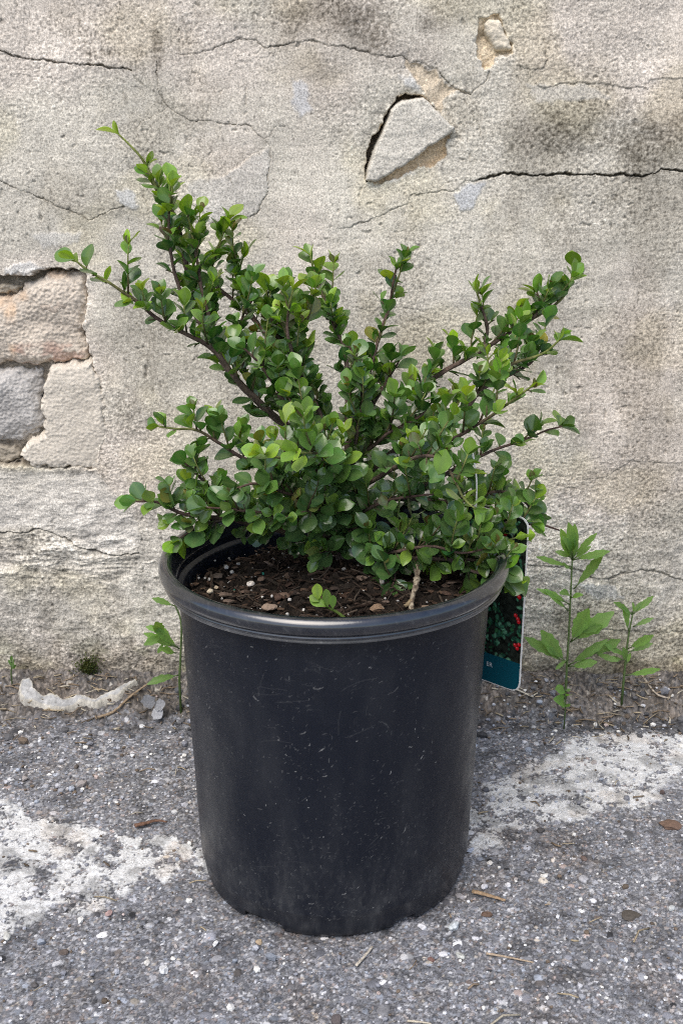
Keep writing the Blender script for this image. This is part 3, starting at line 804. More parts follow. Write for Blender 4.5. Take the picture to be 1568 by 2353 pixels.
def build_body():
    """the side of the pot, with its dust, flecks and scuffs on the surface"""
    pr = np.array(BODY_PROF); zz = np.concatenate([pr[:7, 1], np.arange(.019, .2650, .00075)])
    rr = np.interp(zz, pr[:, 1], pr[:, 0]); na = 980; n = len(zz)
    th = np.linspace(0, 2 * np.pi, na, endpoint=False)
    TH, Z = np.meshgrid(th, zz); R = np.repeat(rr[:, None], na, 1)
    R = R + .0009 * np.sin(2 * TH + .6) + .00045 * np.sin(3 * TH + 2) + .00027 * np.sin(7 * TH)
    R = R + .00035 * fbm(TH * 3, Z * 22, 3, 461) * sstep(.01, .03, Z)
    up = np.zeros_like(Z)
    for a0, wd, dp in ((-2.10, .20, .0095), (-1.02, .11, .0075), (-.2, .16, .008), (.75, .16, .008), (1.6, .16, .008), (2.5, .16, .008), (-2.95, .16, .008)):
        da = np.abs((TH - a0 + np.pi) % (2 * np.pi) - np.pi) + .02 * pn(TH * 30, TH * 0 + a0, 463)
        up = np.maximum(up, dp * sstep(wd, wd * .7, da))
    Zu = np.maximum(Z, up * (Z < .0105))
    U = TH * .118
    D = .05 + .09 * fbm(U * 30, Z * 9, 4, 465) + .10 * sstep(.10, .0, Z) * (.6 + fbm(U * 60, Z * 40, 4, 467))
    D = D + .10 * sstep(.0, .6, fbm(U * 200, Z * 110, 4, 469)) * (.15 + .6 * sstep(.16, .02, Z))
    D = np.clip(D, 0, 1)
    rng = np.random.default_rng(77)
    dz = .00075; du = 2 * np.pi * .118 / na
    def put(u, z, L, a, w, v, curve=0.0):
        m = max(2, int(L / .0004))
        for q in np.linspace(-.5, .5, m):
            aa = a + curve * q
            uu, zq = u + q * L * math.cos(aa), z + q * L * math.sin(aa)
            i_, j_ = int(np.searchsorted(zz, zq)), int(round(uu / du)) % na
            for di in range(-w, w + 1):
                for dj in range(-w, w + 1):
                    if 6 < i_ + di < n: D[i_ + di, (j_ + dj) % na] = max(D[i_ + di, (j_ + dj) % na], v)
    for k in range(7000):                                       # flecks of grit, thicker towards the foot
        z = .265 * rng.random() ** 1.5; uf = rng.uniform(0, .742)
        if float(fbm(np.array([uf * 16.]), np.array([z * 12.]), 3, 475)[0]) < rng.uniform(-.6, .45): continue
        put(uf, z, rng.choice([.0004, .0009, .0018, .0026], p=[.5, .27, .16, .07]), rng.uniform(0, 3.14), 0, rng.choice([.26, .40, .75], p=[.76, .20, .04]))
    for k in range(70):                                        # light scuffs
        z = rng.choice([rng.uniform(.17, .255), rng.uniform(.01, .25)], p=[.7, .3])
        u0 = rng.uniform(0, .742); a = rng.normal(.1, .35) + (1.4 if rng.random() < .2 else 0)
        for q in range(rng.integers(1, 5)):
            put(u0 + rng.normal(0, .006), z + rng.normal(0, .005), rng.uniform(.004, .026), a + rng.normal(0, .12), 0, rng.uniform(.08, .19), rng.normal(0, .25))
    for th0, z, L, a, v in ((-1.75, .185, .006, .4, .7), (-1.71, .176, .003, 1.2, .9), (-1.62, .15, .004, .2, .9), (-1.08, .093, .006, 1.1, .95), (-1.66, .222, .010, .05, .8), (-2.05, .207, .007, -.6, .9), (-1.2, .215, .012, .5, .5), (-1.25, .19, .014, 2.4, .5), (-1.64, .172, .005, .7, 1.0), (-1.5, .045, .004, .3, 1.0), (-1.72, .035, .005, .2, 1.0)):
        put((th0 % 6.2832) * .118, z, L * .7, a, 0, v * .62, .5)
    V = np.stack([POT[0] + R * np.cos(TH), POT[1] + R * np.sin(TH), Zu], -1).reshape(-1, 3)
    i_, j_ = np.meshgrid(np.arange(n - 1), np.arange(na), indexing='ij'); j2 = (j_ + 1) % na
    Q = np.stack([i_ * na + j_, i_ * na + j2, (i_ + 1) * na + j2, (i_ + 1) * na + j_], -1).reshape(-1, 4)
    D = np.clip(D, 0, 1).ravel()
    return mesh("body", V, Q, M_POT, POT_O, {"col": np.stack([D, D, D], 1)})
build_body()
lathe([(.1312, .2805), (.1290, .2808), (.1272, .2795), (.1262, .2760), (.1250, .268), (.1240, .2600), (.1228, .2585), (.1190, .2575), (.1185, .256), (.1178, .250), (.1168, .232), (.115, .19), (.111, .05)], "inner_wall", lambda z: .06, M_POT)
lathe([(.1262, .2762), (.1275, .2800), (.1296, .2813), (.1318, .2813), (.1340, .2804), (.1357, .2788), (.1367, .2766), (.1370, .2744), (.1366, .2722), (.1356, .2702), (.1343, .2688), (.1336, .2682),
       (.1335, .2676), (.1340, .2671), (.1341, .2662), (.1337, .2655), (.1327, .2650), (.1326, .2644), (.1330, .2638), (.1328, .2626), (.1318, .2621), (.1280, .2624), (.1232, .2640)], "rim", lambda z: .07 if z > .2655 else .36, M_RIM)
mesh("base_plate", np.concatenate([[(POT[0], POT[1], .009)], np.stack([POT[0] + .1075 * np.cos(np.linspace(0, 2 * np.pi, 64, endpoint=False)), POT[1] + .1075 * np.sin(np.linspace(0, 2 * np.pi, 64, endpoint=False)), np.full(64, .009)], 1)]),
     np.array([(0, 1 + k, 1 + (k + 1) % 64) for k in range(64)]), M_POT, POT_O, {"col": np.full((65, 3), .3)})

# ------------------------------------------------------------------ the potting soil
SOIL_Z = 0.246
def soil_h(x, y):
    return SOIL_Z + .004 * pn(np.asarray(x) * 30., np.asarray(y) * 30., 451) + .006 * np.exp(-(np.hypot(np.asarray(x) - POT[0], np.asarray(y) - POT[1] - .01) / .03) ** 2)
def build_soil():
    st = .0008
    a = np.arange(-.118, .1181, st)
    X, Y = np.meshgrid(a + POT[0], a + POT[1]); shp = X.shape; X = X.ravel(); Y = Y.ravel()
    r = np.hypot(X - POT[0], Y - POT[1])
    fl = fbm(X * 110, Y * 110, 4, 453, .6)
    Z = soil_h(X, Y) + .0028 * fl - .004 * sstep(.100, .117, r)
    C = np.array([.017, .013, .010]) * (1 + .7 * fl)[:, None]
    F = grid_faces(shp[1], shp[0]); F = F[(r < .1178)[F].all(1)]
    used = np.unique(F); re = np.full(len(X), -1); re[used] = np.arange(len(used))
    b = MB(); b.add(np.stack([X, Y, Z], 1)[used], re[F], col=np.clip(C[used], .006, .3))
    rng = np.random.default_rng(41)
    for k in range(95):
        rr = .108 * math.sqrt(rng.random()); th = rng.uniform(0, 6.283)
        x, y = POT[0] + rr * math.cos(th), POT[1] + rr * math.sin(th); L = rng.uniform(.007, .013)
        V, T = rock(rng, L / 2, rng.uniform(.12, .3), .5, 2, 7)
        R = np.array(Matrix.Rotation(rng.normal(0, .45), 3, Vector(nrm(rng.normal(size=3)))))
        b.add((V * (1, rng.uniform(.45, .8), 1)) @ R.T + (x, y, float(soil_h(x, y)) + .0025), T=T, col=np.array([(.075, .048, .036), (.115, .080, .060), (.055, .040, .032), (.15, .11, .085)][rng.integers(4)]) * rng.uniform(.4, 1.1))
    for k in range(1500):                                       # bark fines, shreds, perlite
        rr = .116 * math.sqrt(rng.random()); th = rng.uniform(0, 6.283)
        x, y = POT[0] + rr * math.cos(th), POT[1] + rr * math.sin(th)
        z = float(soil_h(x, y)) + rng.uniform(-.0005, .003)
        t = rng.random()
        if t < .42:                                             # flat bark chip
            L = rng.uniform(.003, .0095); V, T = rock(rng, L / 2, rng.uniform(.18, .4), .5, 1, 5)
            ax = rng.normal(size=3); R = np.array(Matrix.Rotation(rng.normal(0, .5), 3, Vector(nrm(ax))))
            c = np.array([(.085, .052, .036), (.12, .075, .05), (.055, .036, .026), (.16, .105, .07)][rng.integers(4)]) * rng.uniform(.25, .8)
            b.add((V * (1, .55, 1)) @ R.T + (x, y, z), T=T, col=c)
        elif t < .86:                                           # shred
            L = rng.uniform(.006, .022); a0 = rng.uniform(0, 6.283)
            d = np.array([math.cos(a0), math.sin(a0), rng.normal(0, .25)]); p = np.array([x, y, z + .001])
            if np.hypot(*(p + d * L)[:2] - np.array(POT)) > .116 or np.hypot(*(p - d * L)[:2] - np.array(POT)) > .116: continue
            P = np.array([p - d * L / 2, p + rng.normal(0, .12, 3) * L, p + d * L / 2])
            V, Q, T = tube(P, rng.uniform(.0003, .0011), 5); b.add(V, Q, T, col=np.array([(.07, .046, .033), (.10, .07, .05), (.13, .10, .075)][rng.integers(3)]) * rng.uniform(.15, .6))
        else:
            s = .0005 + rng.gamma(1.6, .00042); V, T = rock(rng, s, .8, .3, 1, 3)
            b.add(V + (x, y, z + .001), T=T, col=np.array([.55, .53, .49]) * rng.uniform(.35, 1.1))
    o = b.build("potting_soil", M_SOIL, loc=(POT[0], POT[1], SOIL_Z), smooth=False)
    tag(o, "dark potting soil with bark shreds and white perlite filling the pot", "soil", kind="stuff")
build_soil()

# ------------------------------------------------------------------ the shrub
LT = np.array([0, .07, .16, .28, .42, .56, .70, .82, .91, .97, 1.0])
LS = np.array([-1, -.55, 0, .55, 1.0])
def leaf_shape(L, W, fold, curl, power=1.25, tipx=0.0, teeth=0, wave=0.0, ph=0.0, cup=0.0):
    t = LT if not teeth else np.linspace(0, 1, 29)
    s = LS
    w = W / 2 * np.clip(np.sin(np.pi * np.clip((t - .05) / .95, 0, 1) ** power), 0, 1) ** .68
    w = w * (1 - tipx * sstep(.75, 1, t)) + .00035
    if teeth: w = w * (1 - .20 * np.abs(np.sin(t * np.pi * teeth)) ** 1.5 * sstep(.1, .3, t))
    S, Tt = np.meshgrid(s, t)
    Wd = np.broadcast_to(w[:, None], S.shape)
    x = S * Wd
    z = fold * np.abs(x) - curl * L * Tt ** 2 + wave * L * np.sin(Tt * 7 + ph) * np.abs(S) - cup * x * x / (W + 1e-9)
    y = Tt * L * (1 - .1 * fold)
    n = len(t)
    return np.stack([x.ravel(), y.ravel(), z.ravel()], 1), grid_faces(5, n), np.repeat(t, 5), np.tile(np.clip(1 - np.abs(s) * 2.2, 0, 1), n)
def place_leaf(b, base, axis, normal, L, W, col, rng, fold=None, curl=None, **kw):
    a = nrm(axis); nn = np.asarray(normal, float); nn = nn - a * np.dot(nn, a)
    if np.linalg.norm(nn) < 1e-3: nn = np.cross(a, (1, 0, 0))
    nn = nrm(nn); sd = np.cross(a, nn)
    V, Q, t, mid = leaf_shape(L, W, rng.uniform(.1, .5) if fold is None else fold, rng.uniform(-.05, .25) if curl is None else curl, wave=rng.uniform(0, .03), ph=rng.uniform(0, 6), cup=rng.uniform(-.2, .6), **kw)
    P = base + V[:, :1] * sd + V[:, 1:2] * a + V[:, 2:] * nn
    c = np.asarray(col, float) * (1 + .12 * (t - .5))[:, None]
    b.add(P, Q[:, ::-1], col=c, mid=mid)
C_OLD = np.array([.022, .084, .021]); C_MID = np.array([.072, .198, .023]); C_NEW = np.array([.275, .450, .026]); C_RED = np.array([.12, .085, .03])
def leaf_col(rng, age):
    """age 0: old leaf, 1: this spring's tip leaf"""
    c = C_OLD * (1 - age) + C_NEW * age if age > .5 else C_OLD * (1 - 2 * age) + C_MID * 2 * age
    if age > .5: c = C_MID * (2 - 2 * age) + C_NEW * (2 * age - 1)
    q = rng.random()
    if q < .012: c = np.array([.20, .20, .035])
    elif q < .03: c = np.array([.085, .065, .028])
    c = c * rng.uniform(.68, 1.35) * np.array([rng.uniform(.85, 1.2), 1, rng.uniform(.8, 1.3)])
    return c
UP = np.array([0, 0, 1.0])
def face(p):
    """low leaves are held flatter towards the open side of the pot"""
    return np.array([0, -1.0, 0]) * float(.12 + .5 * sstep(.42, .30, p[2]))
def rosette(b, p, d, rng, n, size, age, spread=.9):
    """a tuft of leaves at the end of a spur pointing along d; each blade's upper side looks at the axis and the sky"""
    d = nrm(d); u = nrm(np.cross(d, rng.normal(size=3))); v = np.cross(d, u)
    a0 = rng.uniform(0, 6.283)
    for k in range(n):
        a = a0 + k * (np.pi if n == 2 else 2.4) + rng.normal(0, .3)
        rad = np.cos(a) * u + np.sin(a) * v
        el = rng.uniform(.35, 1.05) * spread + .18 * k / max(n, 1)
        ax = d * math.cos(el) + rad * math.sin(el)
        nn = d * math.sin(el) - rad * math.cos(el) + UP * .35 + rng.normal(0, .2, 3) + face(p)
        L = size * rng.uniform(.52, 1.15); ag = float(np.clip(age + rng.normal(0, .12), 0, 1))
        place_leaf(b, p - d * rng.uniform(0, .003), ax, nn, L, L * rng.uniform(.58, .78) * (1 - .12 * ag), leaf_col(rng, ag), rng, fold=rng.uniform(.1, .4) + .4 * ag * rng.random(), power=rng.uniform(1.1, 1.4), tipx=rng.uniform(.1, .4))
def shoot(bs, bf, p, d, L, rng, size, tip_age, r0=.0009):
    """a leafy side shoot curving up; leaves in opposite-looking pairs"""
    n = max(3, int(L / .0066)); P = [np.array(p, float)]; d = nrm(d)
    for i in range(n):
        d = nrm(d + UP * .10 + rng.normal(0, .07, 3)); P.append(P[-1] + d * L / n)
    P = np.array(P)
    g = np.linspace(0, 1, len(P))[:, None]
    V, Q, T = tube(P, np.linspace(r0, r0 * .55, len(P)), 6)
    cst = np.array([.060, .040, .026]) * (1 - g) + (np.array([.17, .20, .055]) if tip_age > .45 else np.array([.08, .08, .03])) * g
    bs.add(V, Q, T, col=np.concatenate([np.repeat(cst, 6, 0), cst[:1], cst[-1:]]))
    a = rng.uniform(0, 6.283)
    for i in range(1, len(P) - 1):
        t = i / (len(P) - 1)
        dd = nrm(P[i + 1] - P[i - 1]); u = nrm(np.cross(dd, (.31, .87, .11))); v = np.cross(dd, u)
        a += 2.4
        for k in range(1 if rng.random() < .6 else 2):
            aa = a + k * 3.0; rad = np.cos(aa) * u + np.sin(aa) * v
            el = rng.uniform(.6, 1.1)
            ax = dd * math.cos(el) + rad * math.sin(el) + UP * .15
            nn = dd * math.sin(el) - rad * math.cos(el) * .6 + UP * .5 + face(P[i]) + rng.normal(0, .2, 3)
            ag = float(np.clip(tip_age * t ** 1.2 + rng.normal(0, .1), 0, 1))
            Ls = size * rng.uniform(.7, 1.08) * (1 - .12 * t)
            place_leaf(bf, P[i], ax, nn, Ls, Ls * rng.uniform(.66, .84), leaf_col(rng, ag), rng, power=rng.uniform(1.15, 1.45))
    rosette(bf, P[-1], d, rng, 3 if tip_age > .4 else 4, size * .92, tip_age, .62)
    if rng.random() < .3:
        place_leaf(bf, P[-1], d + rng.normal(0, .2, 3), rng.normal(size=3), size * .5, size * .25, C_RED * rng.uniform(.8, 1.2), rng, fold=.9)

root = at_z(792, 1290, SOIL_Z)
SHRUB = thing("shrub", (root[0], root[1], SOIL_Z), "small leafy evergreen shrub with woody spreading stems growing in the black pot", "shrub")
RY = root[1]
def trunk_build():
    rng = np.random.default_rng(51)
    P = catmull([at_y(x, y, yy) for x, y, yy in ((798, 1330, RY), (793, 1275, RY), (788, 1220, RY), (792, 1160, RY + .002), (798, 1090, RY + .004), (800, 1010, RY + .006), (799, 930, RY + .008))], .003)
    g = np.linspace(0, 1, len(P))
    r = .0075 * (1 - g) + .0026 * g + .003 * np.exp(-g * 9)
    b = MB()
    V, Q, T = tube(P, r, 14, wob=.10, rng=rng)
    a = fbm(V[:, 2] * 60, V[:, 0] * 500, 3, 55)
    b.add(V, Q, T, col=np.clip(np.array([.115, .085, .066]) * (1 + .6 * a)[:, None], .02, .3))
    for k in range(4):                                          # surface roots and a cut stub
        a0 = rng.uniform(0, 6.283); L = rng.uniform(.015, .035)
        p = np.array([root[0], root[1], SOIL_Z + .004])
        d = np.array([math.cos(a0), math.sin(a0), 0])
        V, Q, T = tube(catmull([p, p + d * L * .5 + (0, 0, -.003), p + d * L + (0, 0, -.010)], .003), np.linspace(.0022, .0008, len(catmull([p, p + d * L * .5 + (0, 0, -.003), p + d * L + (0, 0, -.010)], .003))), 7, wob=.1, rng=rng)
        b.add(V, Q, T, col=(.045, .034, .027))
    b.build("trunk", M_BARK, SHRUB)
trunk_build()
# every branch: picture points with their depth, base radius (mm), side shoots, tip age, where leaves begin, leaf size, extra
BR = [
 dict(p=[(795, 1215, 0), (745, 1095, .01), (690, 1005, .02), (640, 965, .022), (590, 920, .025), (525, 850, .03), (480, 775, .035), (452, 712, .04), (436, 650, .045), (424, 585, .05), (403, 500, .05), (365, 444, .05), (333, 376, .05), (296, 330, .05), (272, 308, .05)], r=4.6, bare=.93, tip=1, start=.30, ns=7),
 dict(p=[(480, 775, .035), (447, 722, .03), (412, 662, .03), (392, 575, .025), (388, 500, .02), (392, 420, .015)], r=1.6, bare=1, tip=.9, start=.1, ns=3),
 dict(p=[(690, 1005, .02), (610, 935, 0), (540, 868, -.015), (494, 808, -.025), (438, 772, -.03), (373, 740, -.04), (317, 695, -.045), (252, 650, -.05), (200, 618, -.05), (172, 596, -.05)], r=2.6, bare=1, tip=.85, start=.12, ns=7),
 dict(p=[(790, 1120, .01), (749, 1001, .03), (726, 936, .045), (665, 840, .06), (600, 755, .07), (543, 695, .075), (490, 650, .08), (485, 600, .08), (505, 555, .08), (523, 505, .08)], r=3.4, bare=1, tip=.9, start=.2, ns=8),
 dict(p=[(600, 755, .07), (560, 690, .08), (545, 640, .085), (560, 590, .085)], r=1.4, bare=1, tip=.7, start=.1, ns=3),
 dict(p=[(800, 1010, .006), (798, 890, .02), (790, 802, .03), (767, 747, .035), (738, 672, .035), (722, 625, .035), (712, 585, .035)], r=2.6, bare=1, tip=.95, start=.05, ns=6),
 dict(p=[(770, 1060, 0), (740, 960, -.005), (700, 880, -.01), (689, 810, -.015), (700, 750, -.015), (716, 660, -.015)], r=2.2, bare=1, tip=.8, start=.1, ns=6),
 dict(p=[(726, 936, .045), (680, 860, .04), (645, 790, .035), (620, 720, .03), (612, 665, .03)], r=2.0, bare=1, tip=.9, start=.1, ns=6),
 dict(p=[(700, 880, -.01), (668, 800, -.03), (660, 730, -.035), (672, 665, -.04)], r=1.5, bare=1, tip=.95, start=.1, ns=3),
 dict(p=[(800, 1000, .006), (835, 905, .03), (860, 812, .04), (874, 765, .045), (893, 705, .05), (903, 655, .05), (909, 612, .05)], r=2.0, bare=1, tip=.55, start=.1, ns=3),
 dict(p=[(805, 1090, 0), (835, 1010, 0), (869, 959, .005), (910, 927, .01), (956, 895, .015), (1026, 849, .02), (1086, 816, .025), (1146, 779, .03), (1220, 733, .035), (1278, 697, .035), (1305, 660, .035), (1316, 612, .035)], r=3.0, bare=1, tip=.9, start=.16, ns=8),
 dict(p=[(1110, 803, .027), (1118, 755, .025), (1106, 705, .02), (1092, 668, .02)], r=1.2, bare=1, tip=.9, start=.1, ns=1),
 dict(p=[(1220, 733, .035), (1240, 700, .03), (1232, 668, .03)], r=1.0, bare=1, tip=.6, start=.1, ns=1),
 dict(p=[(810, 1120, 0), (900, 1040, -.02), (1000, 985, -.03), (1072, 936, -.03), (1102, 893, -.03), (1130, 860, -.03), (1187, 832, -.035), (1245, 812, -.035), (1285, 780, -.035)], r=3.4, bare=1, tip=.7, start=.15, ns=9),
 dict(p=[(1102, 893, -.03), (1150, 870, -.02), (1215, 835, -.015), (1240, 800, -.01)], r=1.5, bare=1, tip=.3, start=.1, ns=4),
 dict(p=[(810, 1130, -.01), (905, 1075, -.05), (990, 1030, -.08), (1055, 1000, -.095), (1122, 958, -.11), (1178, 918, -.12), (1225, 885, -.125)], r=2.2, bare=1, tip=1, start=.2, ns=6),
 dict(p=[(800, 1180, 0), (860, 1160, .02), (966, 1121, .05), (1063, 1065, .06), (1137, 1033, .065), (1201, 1010, .07), (1256, 988, .07), (1290, 978, .07)], r=2.2, bare=1, tip=.5, start=.15, ns=4),
 dict(p=[(905, 1075, -.05), (960, 1050, -.10), (1012, 1055, -.13), (1040, 1098, -.14), (1066, 1146, -.145), (1092, 1170, -.15)], r=1.5, bare=1, tip=.8, start=.1, ns=3),
 dict(p=[(800, 1200, 0), (873, 1150, .03), (956, 1148, .045), (1030, 1153, .05), (1120, 1168, .055), (1200, 1192, .06), (1284, 1218, .065)], low=1, r=2.8, bare=.72, tip=.35, start=.12, ns=5),
 dict(p=[(800, 1250, -.005), (850, 1270, -.02), (890, 1292, -.035), (952, 1282, -.05), (1030, 1285, -.06), (1100, 1290, -.065), (1146, 1325, -.07), (1185, 1338, -.07)], low=1, r=2.6, bare=1, tip=.8, start=.15, ns=7),
 dict(p=[(952, 1282, -.05), (1020, 1262, -.045), (1090, 1255, -.04), (1150, 1245, -.035), (1185, 1235, -.03)], low=1, r=1.4, bare=1, tip=.75, start=.1, ns=4),
 dict(p=[(790, 1160, 0), (700, 1110, -.02), (642, 1086, -.03), (574, 1061, -.04), (509, 1021, -.045), (452, 989, -.05), (404, 985, -.055), (360, 978, -.055)], r=2.2, bare=1, tip=.7, start=.15, ns=6),
 dict(p=[(785, 1150, -.01), (740, 1090, -.06), (690, 1060, -.10), (640, 1050, -.13), (600, 1040, -.14)], r=2.0, bare=1, tip=.9, start=.25, ns=5),
 dict(p=[(785, 1140, -.01), (770, 1080, -.06), (735, 1045, -.11), (700, 1040, -.14), (680, 1038, -.15)], r=1.6, bare=1, tip=1, start=.25, ns=4),
 dict(p=[(782, 1255, 0), (735, 1247, -.005), (691, 1235, -.015), (630, 1213, -.03), (560, 1198, -.045), (517, 1190, -.05), (420, 1180, -.06), (362, 1153, -.065), (310, 1150, -.07)], low=1, r=3.8, bare=1, tip=.45, start=.15, ns=8),
 dict(p=[(517, 1190, -.05), (455, 1212, -.055), (425, 1228, -.06), (410, 1240, -.06)], low=1, r=1.2, bare=1, tip=.6, start=.1, ns=1),
 dict(p=[(560, 1198, -.045), (500, 1140, -.05), (460, 1095, -.05), (422, 1062, -.055)], r=1.5, bare=1, tip=.35, start=.1, ns=3),
 dict(p=[(780, 1200, 0), (720, 1160, -.04), (650, 1130, -.07), (590, 1110, -.085), (545, 1120, -.09)], low=1, r=2.0, bare=1, tip=.25, start=.2, ns=6),
 dict(p=[(800, 1080, 0), (850, 1030, -.03), (900, 990, -.05), (960, 960, -.05), (990, 925, -.05)], r=1.9, bare=1, tip=.3, start=.15, ns=6),
 dict(p=[(795, 1130, 0), (760, 1090, -.03), (730, 1020, -.05), (690, 960, -.055), (660, 905, -.055)], r=1.8, bare=1, tip=.6, start=.2, ns=5),
 dict(p=[(800, 1100, 0), (815, 1020, -.03), (830, 930, -.04), (825, 850, -.04), (800, 790, -.04)], r=1.8, bare=1, tip=.5, start=.15, ns=5),
 dict(p=[(800, 1120, .01), (870, 1090, .05), (940, 1040, .07), (1010, 1000, .08), (1060, 950, .085)], r=1.9, bare=1, tip=.3, start=.15, ns=6),
 dict(p=[(1030, 1285, -.06), (1080, 1310, -.07), (1120, 1318, -.075), (1160, 1300, -.078)], low=1, r=1.2, bare=1, tip=.5, start=.1, ns=3),
 dict(p=[(805, 1230, .01), (900, 1200, .05), (1000, 1190, .075), (1090, 1165, .08), (1160, 1140, .08), (1205, 1150, .08)], r=1.6, bare=1, tip=.5, start=.3, ns=5),
 dict(p=[(795, 1260, -.005), (840, 1275, -.03), (900, 1268, -.055), (985, 1255, -.07), (1060, 1270, -.08), (1110, 1262, -.08)], low=1, r=1.6, bare=1, tip=.45, start=.12, ns=4),
 dict(p=[(785, 1245, 0), (740, 1225, -.03), (680, 1200, -.055), (610, 1180, -.07), (540, 1170, -.075), (470, 1165, -.08)], low=1, r=1.7, bare=1, tip=.35, start=.15, ns=4),
 dict(p=[(786, 1250, 0), (760, 1262, -.025), (735, 1270, -.04)], low=1, r=1.0, bare=1, tip=.3, start=.3, ns=1),
 dict(p=[(795, 1210, 0), (780, 1180, -.03), (740, 1170, -.06), (700, 1175, -.08), (650, 1190, -.09)], low=1, r=1.6, bare=1, tip=.25, start=.12, ns=4),
 dict(p=[(800, 1215, 0), (835, 1175, -.03), (890, 1150, -.05), (950, 1140, -.065), (1000, 1135, -.07)], r=1.7, bare=1, tip=.35, start=.12, ns=4),
 dict(p=[(795, 1180, 0), (770, 1150, -.03), (765, 1120, -.05), (790, 1090, -.065)], r=1.3, bare=1, tip=.4, start=.2, ns=3),
 dict(p=[(797, 1235, 0), (812, 1215, -.02), (830, 1225, -.035), (852, 1262, -.05)], low=1, r=1.2, bare=1, tip=.2, start=.1, ns=1),
 dict(p=[(525, 850, .03), (500, 785, .03), (472, 700, .03), (455, 615, .03), (442, 540, .03), (430, 490, .03)], r=1.9, bare=1, tip=.9, start=.08, ns=6),
 dict(p=[(590, 920, .025), (566, 860, .015), (548, 790, .01), (556, 730, .005), (580, 690, .005)], r=1.6, bare=1, tip=.6, start=.08, ns=4),
 dict(p=[(770, 1060, 0), (690, 980, -.02), (640, 900, -.03), (600, 840, -.035), (560, 800, -.04)], r=1.9, bare=1, tip=.4, start=.15, ns=5),
 dict(p=[(800, 1040, .01), (840, 960, .02), (880, 890, .03), (920, 820, .035)], r=1.7, bare=1, tip=.4, start=.1, ns=4),
 dict(p=[(660, 985, .02), (640, 900, .03), (640, 830, .035), (650, 760, .04), (690, 700, .04)], r=1.7, bare=1, tip=.8, start=.08, ns=5),
 dict(p=[(1030, 1153, .05), (1090, 1140, .02), (1150, 1128, .005), (1195, 1145, 0), (1232, 1180, 0)], low=1, r=1.4, bare=1, tip=.55, start=.08, ns=3),
 dict(p=[(1090, 1255, -.04), (1140, 1215, -.03), (1180, 1195, -.02), (1222, 1205, -.02)], low=1, r=1.2, bare=1, tip=.6, start=.08, ns=2),
 dict(p=[(890, 1292, -.035), (905, 1320, -.055), (900, 1345, -.065)], low=1, r=1.0, bare=1, tip=.2, start=.1, ns=2),
]
